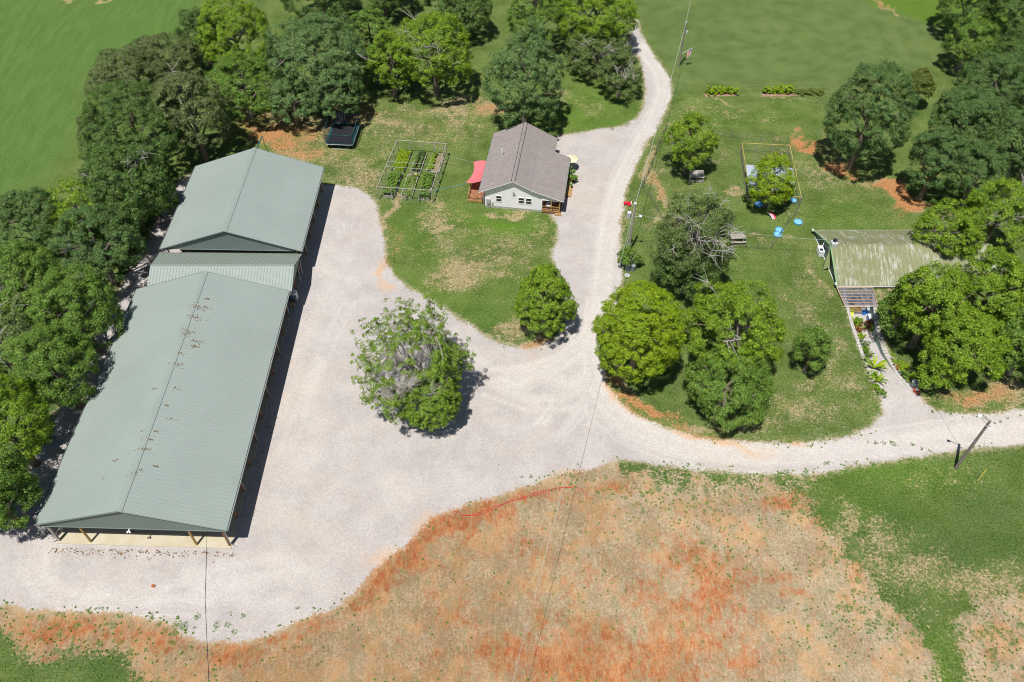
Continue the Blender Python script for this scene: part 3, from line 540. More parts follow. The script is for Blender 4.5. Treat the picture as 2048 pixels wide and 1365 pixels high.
def tree(box, lf, label, group=None, r_rz=None, shape='round', dens=1.0, ls=.115, bare=0, clear=.45, kind='broadleaf_tree', cat='tree', wood='bark', seed=None, lobes=15, amp=.27, puff=.62, gap=.27, gapf=1.0, rzmax=1.45):
    if group == TL:
        w_, h_ = (box[2]-box[0])*.06, (box[3]-box[1])*.05; box = (box[0]-w_*2, box[1]-h_, box[2]+w_*.3, box[3]+h_)
    TREEN[0] += 1; seed = seed or TREEN[0]*17+3; g = np.random.default_rng(seed)
    x0, y0, x1, y1 = box; cx, cy = (x0+x1)/2, (y0+y1)/2; zc = 5.0; C = None
    for _ in range(8):
        C = np.array(G(cx, cy, zc)); dep = (C-np.array([0, 0, H]))@Fw; ppm = FPX/dep
        d = ray(cx, cy); el = math.asin(-d[2]/np.linalg.norm(d)); r = (x1-x0)/2/ppm*1.04; hh = (y1-y0)/2/ppm*1.03
        rz = math.sqrt(max(.01, hh*hh-(r*math.sin(el))**2))/math.cos(el); rz = min(max(rz, .62*r), rzmax*r); zc = rz+clear
    th = thing(kind, label, cat, (C[0], C[1], 0), group)
    area = 4*math.pi*((r*r*1.6*2+(r*rz)**1.6/1)/3)**1.0 if False else 4*math.pi*(((r*r)**1.6+2*(r*rz)**1.6)/3)**(1/1.6)
    n = int(area*.78*dens/(puff/.85)**2)
    P, D = crown_points(C, r-puff*.35, rz-puff*.3, seed, n, lobes, shape, amp)
    P[:, 2] = np.maximum(P[:, 2], .35)
    ph = g.uniform(0, 6.28, 12); nv = np.zeros(len(P))
    for k, (a, b_, c_, am) in enumerate(((1.5, .6, .9, 1), (-.7, 1.7, .8, 1), (.5, -.9, 1.9, 1), (2.7, 1.4, -1.1, .7), (-1.3, 2.9, 1.6, .7), (1.9, -2.1, 2.3, .6))): nv += am*np.sin((P@np.array([a, b_, c_]))*gapf+ph[k]+.8*np.sin(P[:, k % 3]*1.1+ph[k+6]))
    keep = nv > np.quantile(nv, gap); P = P[keep]+D[keep]*(np.clip(nv[keep], -2, 2)*.14)[:, None]; D = D[keep]
    per = int(46*(puff/.85)**2*(.2/ls)**1.6)
    ls *= .86; per = int(per*1.25)
    V, F = leaves(P, D, g, per, puff, ls, C)
    npmesh('crown', V, F, LEAF[lf], th)
    mb = MB(); skel(mb, C, C, r, rz, g, 8 if r > 2 else 5, min(.38, .07*r+.05)); mb.build('trunk', M(wood), th)
    if bare:
        bb = MB(); K = bare
        for k in range(K):     # gray dead branches poking out of the crown, forking
            a = g.uniform(0, 2*math.pi); e = g.uniform(.15, 1.2); dirv = np.array([math.cos(a)*math.cos(e), math.sin(a)*math.cos(e)-.35, math.sin(e)]); dirv /= np.linalg.norm(dirv)
            s_ = C+dirv*np.array([r, r, rz])*.35; en = C+dirv*np.array([r, r, rz])*g.uniform(.8, 1.0); md = (s_+en)/2+g.normal(size=3)*.15*r*.5
            bb.tube([tuple(C-np.array([0, 0, rz*.3])), tuple(s_), tuple(md), tuple(en)], [.08, .07, .05, .02], 4, False)
            for q in range(9):
                f = g.uniform(.35, .95); p0 = (md*(1-f)+en*f) if f > .5 else (s_*(1-f)+md*f); p1 = p0+dirv*r*.08+g.normal(size=3)*r*.12
                bb.tube([tuple(p0), tuple((p0+p1)/2+g.normal(size=3)*.1), tuple(p1)], [.032, .024, .01], 3, False)
        bb.build('dead_branches', M('dead_wood'), th, 'gray leafless branches')
    return th

TL = 'trees of the belt beside the barns'; TB = 'trees behind the house'; TR = 'trees on the right side of the yard'
for b_, l_ in (((165,560,225,625), 'low dark shrub at the foot of the belt by the near barn far corner'), ((125,655,185,715), 'low dark shrub in the belt below the full green tree'), ((85,745,145,805), 'low dark shrub of the belt beside the middle of the near barn'), ((45,840,105,900), 'low dark shrub of the belt at the lower third of the near barn'), ((5,940,60,1000), 'low dark shrub of the belt near its lower end'), ((235,445,295,495), 'low dark shrub beside the low middle shed')):
    tree(b_, 'dark', l_, 'low shrubs at the foot of the belt', kind='shrub', cat='shrub', clear=.1)
tree((-95,880,62,1085), 'mid', 'leafy green tree at the lower left end of the belt, opposite the near barn corner', TL, ls=.10)
tree((-60,745,98,960), 'bright', 'bright green tree in the belt left of the middle of the long near barn', TL, ls=.10)
tree((-40,960,24,1060), 'dark', 'small dark bushy tree under the lowest end of the left belt', TL)
tree((-60,600,80,800), 'gray', 'thin pale tree with long bleached dead branches at the left edge', TL, bare=14, dens=.55, seed=901)
tree((50,640,190,840), 'mid', 'rounded green tree in the belt beside the pale dead branches', TL, ls=.10)
tree((90,540,235,720), 'mid', 'full green tree of the belt beside the far end of the near barn roof', TL, ls=.10)
tree((-20,480,130,660), 'mid', 'green tree at the left edge above the pale dead branched one', TL, bare=3)
tree((120,410,285,580), 'oak', 'dark leafy tree of the belt level with the low middle roof', TL, bare=2)
tree((-10,375,140,540), 'oak', 'tree with dark glossy foliage at the left edge against the pasture', TL)
tree((90,360,240,500), 'bright', 'yellow green tree of the belt at the bend beside the pasture', TL, bare=4, dens=.8)
tree((180,285,335,460), 'dark', 'dark tree with a few pale twigs left of the far barn', TL, bare=5)
tree((260,340,350,440), 'mid', 'low spreading tree touching the shaded gravel left of the far barn', TL)
tree((180,165,375,350), 'dark', 'large dark green domed tree at the upper left of the far barn', TL, ls=.11)
tree((168,220,240,320), 'olive', 'olive brown shrub like tree on the pasture edge left of the dark dome', TL)
tree((195,95,345,215), 'olive', 'broad olive brown tree on the pasture edge above the dark dome', TL)
tree((325,130,455,330), 'olive', 'olive green tree with pale leaf tips right of the dark dome', TL, bare=3)
tree((265,70,400,170), 'olive', 'low olive tree running along the top of the pasture edge', TL)
tree((365,15,450,120), 'dark', 'dark evergreen at the top of the pasture edge', TL)
tree((405,-10,545,150), 'bright', 'bright yellow green tree standing tall in the upper left belt', TL)
tree((420,110,570,240), 'mid', 'fresh green tree above the orange bare ground', TL)
tree((530,15,735,215), 'blue', 'great blue green oak above the trampoline', TB, bare=3, amp=.3)
tree((530,150,640,255), 'blue', 'blue green tree standing low at the left foot of the great oak', TB)
tree((624,122,724,250), 'blue', 'blue green tree overhanging the black trampoline', TB)
tree((560,-90,720,45), 'dark', 'dark tree top at the upper frame edge over the great oak', TB)
tree((700,-95,830,30), 'dark', 'shaded dark tree at the upper edge between oak and light green tree', TB)
tree((690,10,800,170), 'mid', 'loose green tree between the great oak and the bright tree', TB, dens=.75)
tree((735,60,830,195), 'bright', 'yellow green tree touching the left side of the broad bright tree', TB, dens=.8)
tree((785,20,950,195), 'bright', 'broad bright green tree with gray dead branches above the garden cage', TB, bare=8, dens=.9)
tree((870,-30,990,75), 'dark', 'dark wide tree behind the broad bright tree', TB)
tree((830,-120,950,-5), 'dark', 'dark tree whose lowest branches hang in at the top edge', TB)
tree((960,50,1140,262), 'blue', 'tall blue green oak standing right behind the gray roofed house', TB, ls=.11, amp=.38, lobes=18, dens=.85)
tree((1010,-40,1130,100), 'mid', 'green tree behind the tall oak of the house', TB, dens=.8)
tree((1105,-50,1275,105), 'bright', 'bright lime tree overhanging the top of the gravel driveway', TB)
tree((1130,60,1262,155), 'gray', 'dark low apple like tree with gray twigs beside the driveway, the larger one', TB, bare=9, dens=.9, ls=.11)
tree((1192,105,1290,195), 'gray', 'low round gray twigged tree in the inner bend of the driveway', TB, bare=9, dens=.8, ls=.11)
# right side
tree((1655,125,1820,345), 'oak', 'tall dark oak standing alone in the upper right lawn', TR, ls=.11, amp=.2)
tree((1808,125,1866,218), 'cedar', 'small pointed olive cedar beside the dark oak', TR, shape='cedar', ls=.14, dens=1.6, puff=.5, kind='cedar_tree', amp=.12)
for b, l_, lf in (((1880,-90,2010,70), 'dark tree crowding the upper right corner of the meadow', 'dark'), ((1890,30,1990,140), 'light green tree at the edge of the mown meadow', 'mid'), ((1960,-60,2110,90), 'dark tree in the very corner at upper right', 'dark'),
    ((1970,60,2110,200), 'shaded tree between the meadow edge tree and the right border', 'dark'), ((1910,105,2060,250), 'broad rounded oak under the upper right corner', 'oak'), ((1975,200,2120,360), 'oak at the right border above the bright leafless topped tree', 'oak'),
    ((1862,170,1995,320), 'oak at the left front of the dense right hand grove', 'oak'), ((1815,250,1930,402), 'dark oak whose crown reaches down to the red bare ground', 'oak'), ((1895,285,2010,415), 'dark oak in the middle of the right hand grove', 'oak')):
    tree(b, lf, l_, TR, ls=.11)
tree((1925,345,2070,520), 'bright', 'light green tree with bare twigs behind the olive roofed cabin', TR, bare=7, dens=.8)
tree((1832,400,1965,520), 'bright', 'bright tree hanging over the far end of the cabin roof', TR, dens=.9)
tree((1785,500,1950,720), 'bright', 'big bright maple covering the near end of the cabin roof', TR, ls=.11, amp=.42, lobes=17)
tree((1900,470,2070,700), 'bright', 'great bright maple at the right border behind the first maple', TR, ls=.11, amp=.42, lobes=17)
tree((1840,600,2025,785), 'bright', 'maple with low hanging boughs over the shaded lawn', TR, ls=.11, amp=.42, lobes=15)
tree((1985,590,2140,770), 'mid', 'maple cut by the right border above the bare lawn', TR)
tree((1760,555,1850,690), 'mid', 'slender green tree shading the garden path', TR, dens=.8)
tree((1838,718,1898,788), 'bright', 'small bright bush below the maples by the path mouth', TR)
# single trees in the yard
tree((1193,568,1360,775), 'round', 'large perfectly domed lime green maple at the bend of the drive', dens=1.2, ls=.10, amp=.08, puff=.5, gap=.12, gapf=1.6)
tree((1352,545,1592,760), 'bright', 'wide spreading bright green tree right of the domed maple', ls=.105, amp=.44, lobes=18, dens=.85, bare=2)
tree((1358,690,1545,855), 'mid', 'dense lower green tree in front of the spreading tree', ls=.10, amp=.3)
tree((1302,372,1478,590), 'gray', 'half dead dark tree with many bare gray branches beside the picnic table', bare=26, dens=.72, ls=.10, amp=.38, seed=77)
tree((1312,470,1440,600), 'dark', 'dark green lower tree at the foot of the half dead tree', ls=.105)
tree((1583,640,1668,757), 'mid', 'young narrow green tree alone on the lawn', dens=1.1, ls=.10, amp=.4, lobes=8)
tree((1323,220,1442,352), 'bright', 'airy bright green tree behind the small wooden hutch', dens=.8, amp=.4, ls=.10)
tree((1494,306,1598,418), 'round', 'bright round tree growing inside the wire pen', dens=1.0, ls=.10)
tree((1030,515,1151,682), 'bright', 'compact egg shaped green tree on the tip of the lawn triangle', dens=1.2, ls=.10, amp=.14, shape='cone', puff=.48, gap=.15, gapf=1.5)
tree((1235,495,1283,540), 'mid', 'small dark shrub at the foot of the power pole', kind='shrub', cat='shrub', clear=.2, ls=.105)

def yard_tree():      # the sparse tree in the middle of the gravel, bare in the crown centre
    g = np.random.default_rng(5); C = np.array(G(818, 722, 7.0)); r, rz = 6.1, 7.2
    th = thing('sparse_tree', 'large sparse tree with bleached bare branches in its middle, standing in the gravel yard', 'tree', (C[0], C[1], 0))
    D = dirs(3000, -.35); lob = 1+.10*np.sin(np.arctan2(D[:, 1], D[:, 0])*7+1)+.07*np.sin(np.arctan2(D[:, 1], D[:, 0])*13); P = C+D*np.array([r, r, rz])*(g.uniform(.60, 1.05, 3000)*lob)[:, None]; P[:, 2] = np.maximum(P[:, 2], .8)
    px, py = project(P); ex = (px-815)/110; ey = (py-735)/120
    hole = ((px-818-10*np.sin(py*.05))/56)**2+((py-765)/78)**2 < 1+.5*np.sin(np.arctan2(py-765, px-818)*5)
    lower = (py > 790) | ((px > 850) & (py > 700))
    keep = np.where(hole, g.random(3000) < .12, np.where(lower, g.random(3000) < .92, g.random(3000) < np.where(px < 790, .17, .28)))
    low = (P[:, 2] < C[2]-1); keep = keep | (low & (g.random(3000) < .35))
    Pk, Dk = P[keep], D[keep]
    D2 = dirs(620, -.5); P2_ = np.array(G(858, 800, 4.6))+D2*np.array([3.3, 3.0, 3.4])*g.uniform(.75, 1.08, 620)[:, None]; P2_[:, 2] = np.maximum(P2_[:, 2], .6)
    Pk = np.concatenate([Pk, P2_]); Dk = np.concatenate([Dk, D2])
    V, F = leaves(Pk, Dk, g, 34, .42, .10, C, asp=.55); npmesh('crown', V, F, LEAF['mid2'], th)
    mb = MB(); base = np.array([C[0], C[1], 0]); top = C+np.array([0, 0, rz*.35])
    mb.tube([tuple(base), tuple(base*.5+top*.5+np.array([.1, 0, 0])), tuple(top)], [.34, .26, .1], 8)
    limbs = []
    for k in range(26):
        a = k*2.399; e = g.uniform(-.1, 1.15); d = np.array([math.cos(a)*math.cos(e), math.sin(a)*math.cos(e), math.sin(e)])
        s_ = base+(top-base)*g.uniform(.35, .95); en = C+d*np.array([r, r, rz])*.9; md = (s_+en)/2+np.array([0, 0, -.25])+g.normal(size=3)*.3
        q1 = s_*.5+md*.5; q2 = md*.5+en*.5; mb.tube([tuple(s_), tuple(q1), tuple(md), tuple(q2), tuple(en)], [.09, .08, .06, .04, .015], 5, False); limbs += [md, q2, q1, en]
    mb.build('trunk', M('dead_wood'), th)
    LP = np.array(limbs); tw = MB()
    tg = np.concatenate([P[hole], P[keep][::2]])
    for T in tg[:1700]:
        s_ = LP[((LP-T)**2).sum(1).argmin()]; md = (s_+T)/2+g.normal(size=3)*.15; tw.tube([tuple(s_), tuple(md), tuple(T)], [.030, .022, .010], 3, False)
        if g.random() < .5:
            e2 = md+(T-s_)*.3+g.normal(size=3)*.4; tw.tube([tuple(md), tuple(e2)], [.02, .008], 3, False)
    tw.build('twigs', M('dead_wood'), th)
LEAF['mid2'] = leafmat('foliage_yard', (.085, .160, .010), (.190, .310, .026), (.28, .40, .06))
yard_tree()

def hedge(x0, x1, yb, h, lf, label, group, wd=.6, ls=.13):
    g = np.random.default_rng(int(x0)); a, b = G(x0, yb), G(x1, yb); th = thing('flowering_bush', label, 'shrub', (*((np.array(a)+np.array(b))/2)[:2], 0), group)
    n = int((b[0]-a[0])*16); P = np.stack([g.uniform(a[0], b[0], n), a[1]+g.normal(size=n)*wd*.45+.3, g.uniform(.15, h, n)*(.8+.3*np.sin(np.linspace(0, 17, n)))], 1)
    V, F = leaves(P, np.tile(np.array([0, 0, 1.]), (n, 1)), g, 26, .28, ls, None); npmesh('foliage', V, F, LEAF[lf], th)
    mb = MB(); mb.tube([(a[0]+.2, a[1]+.3, .03), (b[0], a[1]+.3, .03)], .025, 4)
    for k in range(int((b[0]-a[0])/.6)+1): x = a[0]+.3+k*.6; mb.tube([(x, a[1]+.3, .02), (x+.1, a[1]+.35, h*.8)], [.03, .012], 4)
    mb.build('stems', M('bark'), th)
hedge(1412, 1475, 190, 1.25, 'round', 'lime green clipped bush row, the left one, below the flag pole', 'bush rows in the upper lawn')
hedge(1527, 1590, 189, 1.5, 'round', 'lime green bush row with a tall left end, in the middle of the upper lawn', 'bush rows in the upper lawn')
hedge(1592, 1648, 190, .5, 'cedar', 'low olive ground bush trailing right from the lime bush row', 'bush rows in the upper lawn')
b = MB(); 
for x0, x1 in ((1410, 1475), (1525, 1595)):
    A_, B_ = G(x0, 194), G(x1, 192)
    b.slab([(A_[0], A_[1], .015), (B_[0], B_[1], .015), (B_[0], B_[1]+.9, .015), (A_[0], A_[1]+.9, .015)], .02)
b.build('mulch_bed', M('mulch'), None, kind='structure')

# loose weeds
def weeds():
    g = np.random.default_rng(3); n = 60000; U = g.uniform([-60, 18], [62, 75], (n, 2)); A, B, C, D, gs = ground_attrs(U)
    pr = np.clip(B[:, 3], 0, 1)**1.4*.5; cl = (A[:, 1]-.5)*8; pr = np.where(cl > -6, np.maximum(pr, .30*np.exp(-(cl/2.5)**2)), pr); pr = np.where((gs > .8), 0, pr); keep = g.random(n) < pr*.6
    P = np.concatenate([U[keep], np.full((keep.sum(), 1), .05)], 1)
    V, F = leaves(P, np.tile(np.array([0, 0, 1.]), (len(P), 1)), g, 10, .12, .07, None); V[:, 2] = np.maximum(V[:, 2], .02)
    o = npmesh('weeds', V, F, LEAF['mid']); tag(o, 'small green weed tufts scattered over the clay bank and the gravel edge', 'weeds', kind='stuff')
weeds()
LEAF['blossom'] = leafmat('blossom_red', (.45, .02, .02), (.65, .05, .03))
# ------------------------------------------------------------------ metal barns
def ribs(mb, A, B, Cc, Dd, n, h=.014, wd=.05):
    """corrugated sheet over quad A(near eave) B(near ridge) C(far ridge) D(far eave); ribs run from eave to ridge"""
    A, B, Cc, Dd = map(Vector, (A, B, Cc, Dd)); nrm = (Dd-A).cross(B-A).normalized()
    if nrm.z < 0: nrm = -nrm
    L = (Dd-A).length; u = wd/L; prev = None; fs = []
    for k in range(n):
        c = (k+.5)/n; fs += [(c-u, 0), (c-u*.5, h), (c+u*.5, h), (c+u, 0)]
    fs = [(0, 0)]+fs+[(1, 0)]
    for f, hh in fs:
        a = A.lerp(Dd, f)+nrm*hh; b = B.lerp(Cc, f)+nrm*hh
        i = len(mb.v); mb.v += [tuple(a), tuple(b)]
        if prev is not None: mb.f.append([prev, prev+1, i+1, i])
        prev = i
    # underside
    i = len(mb.v); mb.v += [tuple(p-nrm*.05) for p in (A, B, Cc, Dd)]; mb.f.append([i+3, i+2, i+1, i])
    return mb
def barn(name, label, px, z_e, z_r, gable_bottom, roofmat, bays, spouts_start=0, loc=None, far_gable=True):
    NL, NR, FL, FR = [G(*p, z_e) for p in px]; f, W, L = qframe(NL, NR, FL, FR); mid = W/2
    th = thing(name, label, 'barn', f(mid, L/2, 0))
    nr = int(L/.42)
    ribs(MB(), f(0, 0, z_e), f(mid, 0, z_r), f(mid, L, z_r), f(0, L, z_e), nr).build('roof', roofmat, th)
    ribs(MB(), f(W, 0, z_e), f(mid, 0, z_r), f(mid, L, z_r), f(W, L, z_e), nr).build('roof', roofmat, th)
    sl = (z_r-z_e)/mid
    c = MB(f); c.face([(mid-.32, -.03, z_r-.32*sl+.05), (mid, -.03, z_r+.06), (mid, L+.03, z_r+.06), (mid-.32, L+.03, z_r-.32*sl+.05)]); c.face([(mid, -.03, z_r+.06), (mid+.32, -.03, z_r-.32*sl+.05), (mid+.32, L+.03, z_r-.32*sl+.05), (mid, L+.03, z_r+.06)])
    c.tube([(mid-.3, -.03, z_r-.3*sl+.05), (mid-.3, L+.03, z_r-.3*sl+.05)], .022, 4); c.tube([(mid+.3, -.03, z_r-.3*sl+.05), (mid+.3, L+.03, z_r-.3*sl+.05)], .022, 4)
    c.build('ridge_cap', roofmat, th)
    for b0, sg in ((.22, 1), (L-.22, -1)):
        if sg == -1 and not far_gable: continue
        g = MB(); n = 58; prev = None; pts = []
        for k in range(n):          # vertical corrugations across the gable
            for q, hh in ((0, 0), (.32, 0), (.45, -.03), (.87, -.03)): pts.append(((k+q)/n, hh))
        pts.append((1, 0))
        for s_, hh in pts:
            a = .25+(W-.5)*s_; zt = z_e-.07+(a if a < mid else W-a)*sl; i = len(g.v); bb = b0+hh*sg
            g.v += [f(a, bb, gable_bottom), f(a, bb, max(zt, gable_bottom+.01))]
            if prev is not None: g.f.append([prev, i, i+1, prev+1] if sg == 1 else [prev, prev+1, i+1, i])
            prev = i
        g.build('gable_panel', MAT['gable_green'], th)
        t = MB(f); bt = b0-.06*sg
        t.tube([(.1, bt, gable_bottom), (W-.1, bt, gable_bottom)], .05, 4)
        for a0, a1 in ((0, mid), (W, mid)): t.tube([(a0, -.02 if sg == 1 else L+.02, z_e-.03), (a1, -.02 if sg == 1 else L+.02, z_r-.02)], .07, 4)
        t.build('trim', MAT['gable_green'], th)
    for a in (-.07, W+.07):
        g = MB(f); a0, a1 = (a-.07, a+.07); g.box(a0, a1, .02, L-.02, z_e-.17, z_e-.15); g.box(a0, a0+.012, .02, L-.02, z_e-.15, z_e-.03); g.box(a1-.012, a1, .02, L-.02, z_e-.15, z_e-.03)
        g.build('gutter', M('gutter'), th)
    for a, sgn in ((.75, -1), (W-.8, 1)):
        MB(f).box(a-.06, a+.06, .3, L-.3, z_e-.5, z_e-.22).build('eave_beam', M('post_brown'), th)
        for k in range(bays+1):
            b_ = .45+(L-.9)*k/bays
            MB(f).box(a-.09, a+.09, b_-.09, b_+.09, .0, z_e-.3).build('post', M('post_brown') if sgn == 1 else M('timber_gray'), th)
            if (k+spouts_start) % 2 == 0:
                s_ = MB(f); e = W+.08 if sgn == 1 else -.08; s_.tube([(e, b_, z_e-.15), (a+sgn*.17, b_, z_e-.75), (a+sgn*.17, b_, .45), (a+sgn*.6, b_-.12, .12)], .055, 5); s_.build('downspout', M('galv'), th)
    # roof structure seen under the eaves
    tr = MB(f)
    for k in range(bays+1):
        b_ = .45+(L-.9)*k/bays; tr.tube([(.75, b_, z_e-.35), (W-.75, b_, z_e-.35)], .07, 4); tr.tube([(.75, b_, z_e-.35), (mid, b_, z_r-.25), (W-.75, b_, z_e-.35)], .06, 4); tr.tube([(mid, b_, z_e-.35), (mid, b_, z_r-.25)], .05, 4)
    tr.build('trusses', M('timber_tan'), th)
    MB(f).box(.55, W-.6, .12, L-.12, -.1, .10).build('floor_slab', MAT['concrete'], th)
    return th, f, W, L
nb, fN, WN, LN = barn('pole_barn', 'long open sided pole barn with pale sage metal roof, the nearest and largest one', ((68, 1050), (453, 1061), (273, 579), (578, 582)), 4.2, 7.45, 3.65, MAT['roof_sage'], 10)
for a in (4.0, WN-4.2):
    MB(fN).box(a-.09, a+.09, .32, .5, .1, 3.8).build('post', M('timber_tan'), nb)
l = MB(fN); l.tube([(9.3, .12, 3.75), (9.3, -.12, 3.7)], .05, 6)
for s_ in (-.16, .16): l.tube([(9.3, -.1, 3.72), (9.3+s_, -.26, 3.6)], [.05, .1], 8)
l.build('flood_light', M('white'), nb)
fb, fF, WF, LF_ = barn('pole_barn', 'square far pole barn with pale sage gabled metal roof and dark gap under its gable', ((319.6, 498), (602.5, 502.5), (391, 333), (647, 335)), 4.2, 7.45, 4.06, MAT['roof_sage'], 5, 1)
# far barn closed inner wall
MB(fF).box(.9, WF-1.2, 5.2, 5.4, .1, 4.1).build('inner_wall', M('dark'), fb)
MB(fF).box(WF-3.2, WF-3.05, 11, 16.6, .1, 3.9).build('inner_wall', MAT['gable_green'], fb)
MB(fF).box(WF-3.04, WF-2.98, 14.2, 15.3, .12, 2.3).build('door', M('offwhite'), fb)
def middle():
    zr, ze = 5.35, 3.3; Rl, Rr = G(300.8, 531.6, zr), G(588.5, 531.6, zr); Bl, Br = G(319.6, 505.3, ze), G(605.6, 506.6, ze)
    slope = (zr-ze)/(Bl[1]-Rl[1]); yF = 73.6; zf = zr-(Rl[1]-yF)*slope*.98; Fl, Fr = (Rl[0]-.1, yF, zf), (Rr[0]-.05, yF, zf)
    th = thing('shed', 'low ribbed metal roofed shed filling the gap between the two pole barns', 'shed', ((Rl[0]+Rr[0])/2, 77, 0))
    def sheet(a, b, c, d, n, mt):
        A, B, Cc, Dd = map(Vector, (a, b, c, d)); mb = MB(); ribs(mb, A, B, Cc, Dd, n, .04, .07); return mb.build('roof', mt, th)
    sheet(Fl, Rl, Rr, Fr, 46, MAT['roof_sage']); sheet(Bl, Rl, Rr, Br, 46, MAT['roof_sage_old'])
    c = MB(); c.tube([tuple(Vector(Rl)+Vector((0, 0, .05))), tuple(Vector(Rr)+Vector((0, 0, .05)))], .09, 6); c.build('ridge_cap', MAT['roof_sage'], th)
    g = MB()
    for P, Q, S_ in ((Fl, Rl, Bl), (Fr, Rr, Br)):
        sg = 1 if P is Fr else -1; x = [Vector(v)+Vector((-sg*.35, 0, -.08)) for v in (P, Q, S_)]
        g.face([(v.x, v.y, v.z) for v in x]+[(x[2].x, x[2].y, 3.0), (x[0].x, x[0].y, 3.0)])
    g.build('gable_panel', MAT['gable_green'], th)
    xr = Rr[0]-.55
    MB().box(Rl[0]+.6, xr-.1, 74.2, 80.4, -.1, .1).build('floor_slab', MAT['concrete'], th)
    for y in (74.4, 77.2, 80.2): MB().box(xr-.3, xr-.12, y-.09, y+.09, .1, 3.2).build('post', M('post_brown'), th)
    for y in (79.9, 78.6): MB().tube([(xr+.45, y+.2, 3.2), (xr+.25, y, 2.6), (xr+.25, y-.1, .9), (xr+.65, y-.4, .4)], .05, 5).build('downspout', M('galv'), th)
    MB().box(xr-2.2, xr-2.05, 74, 80.6, .1, 3.3).build('wall', M('gable_green') if 'gable_green' in MAT else M('dark'), th)
    xt = xr-.35; w_ = thing('round_tank', 'white round tank under the eave of the low middle shed', 'tank', (xt, 76.0, 0))
    MB().lathe((xt, 76.0, .1), [(.52, 0), (.56, .1), (.56, 1.2), (.5, 1.3), (.2, 1.42)], 20).build('tank_body', M('white'), w_)
    MB().lathe((xt, 76.0, 1.52), [(.18, 0), (.18, .08)], 12).build('lid', M('galv'), w_)
    u = thing('air_conditioner', 'dark boxed air conditioner on the wall between shed and near barn', 'air conditioner', (xr+.3, 73.9, 1.2))
    MB().box(xr-.1, xr+.6, 73.6, 74.3, 1.9, 2.5).build('casing', M('dark'), u); MB().box(xr+.02, xr+.5, 73.7, 74.2, 2.5, 2.53).build('grille', M('gutter'), u)
middle()
def litter():      # dry leaves lying on the barn roof
    g = np.random.default_rng(8); V = []; F = []; mid = WN/2; sl = (7.45-4.2)/mid
    spots = []
    for k in range(10): spots.append((mid+g.uniform(.3, 1.7) if g.random() < .75 else mid-g.uniform(.35, 1.0), g.uniform(.06, .95)*LN, g.uniform(.08, .3), int(g.integers(3, 12))))
    for pxx, pyy, rr, nn in ((395, 616, .55, 60), (391, 636, .5, 34), (390, 690, .25, 26), (395, 680, .4, 20), (374, 664, .4, 26), (372, 672, .3, 16), (363, 708, .2, 12), (356, 731, .45, 22), (310, 777, .14, 9), (224, 916, .16, 8), (199, 950, .12, 5), (296, 880, .3, 14), (285, 900, .3, 14), (270, 950, .3, 8)):
        P = G(pxx, pyy, 7.1); spots.append((P[0]-fN(0, P[1]-41)[0], P[1]-fN(8, 0)[1], rr, nn))
    n = 0
    for a, b_, rr, nn in spots:
        for q in range(nn):
            aa = a+g.normal()*rr*1.1; bb = b_+g.normal()*rr*.45
            if not (0.3 < aa < WN-.3 and .3 < bb < LN-.3): continue
            z = 4.2+(aa if aa < mid else WN-aa)*sl+.055+g.random()*.02; c = np.array(fN(aa, bb, z)); s_ = g.uniform(.025, .062); t = g.uniform(0, 3.1)
            u = np.array([math.cos(t), math.sin(t), 0])*s_*1.5; v = np.array([-math.sin(t), math.cos(t), 0])*s_; V += [c-u, c-v, c+u+np.array([0, 0, .02]), c+v]; F.append([n, n+1, n+2, n+3]); n += 4
    tag(npmesh('dry_leaves', np.array(V), np.array(F), M('litter')), 'brown dry leaves caught along the ridge of the near barn roof', 'dry leaves', kind='stuff')
litter()
def edge_litter():
    g = np.random.default_rng(18); V = []; F = []; n = 0
    for q in range(300):
        x = g.uniform(95, 470); y = 1096+(x-95)*.024+abs(g.normal())*7; c = np.array(G(x, y, .03)); s_ = g.uniform(.03, .085); t = g.uniform(0, 3.1)
        if q > 230:
            P = fN(WN+g.uniform(-.5, .9), g.choice([4, 9, 15, 18, 24, 27])+g.normal()*1.0, .04); c = np.array(P)
        u = np.array([math.cos(t), math.sin(t), 0])*s_*1.4; v = np.array([-math.sin(t), math.cos(t), 0])*s_; V += [c-u, c-v, c+u+np.array([0, 0, .04]), c+v]; F.append([n, n+1, n+2, n+3]); n += 4
    tag(npmesh('leaf_litter', np.array(V), np.array(F), M('litter')), 'dry brown leaves blown against the slab edge of the near barn', 'leaf litter', kind='stuff')
edge_litter()
# trailer under the near barn
def trailer():
    th = thing('utility_trailer', 'utility trailer with black tyres parked under the front of the near barn', 'trailer', fN(8.2, 3.6, .1))
    MB(fN).box(6.6, 9.9, 2.6, 5.6, .75, .9).build('bed', M('dark'), th)
    MB(fN).tube([(8.2, 2.6, .7), (8.2, 1.3, .6)], .06, 5).build('drawbar', M('dark'), th)
    for a in (6.4, 10.1):
        for b_ in (3.6,):
            w_ = MB(); 
            for k in range(24):
                t0 = 2*math.pi*k/24
            c = fN(a, b_, .52); w_.tube([(c[0]-.14, c[1], c[2]), (c[0]-.1, c[1], c[2]), (c[0]+.1, c[1], c[2]), (c[0]+.14, c[1], c[2])], [.3, .42, .42, .3], 18); o = w_.build('wheel', M('tyre'), th)
            MB().tube([(c[0]-.16, c[1], c[2]), (c[0]+.16, c[1], c[2])], .17, 12).build('rim', M('galv'), o)
trailer()
beam = thing('steel_beam', 'dark green steel beam rising behind the ridge of the far barn', 'beam', G(512, 300, 0))
MB().bar(G(524.5, 273, 5.2), G(512, 302, 6.6), .16).build('beam_body', M('teal'), beam)
MB().tube([G(526, 276, 5.0), G(531, 296, 1.5), G(534, 300, 0)], .05, 5).build('leg', M('galv'), beam)

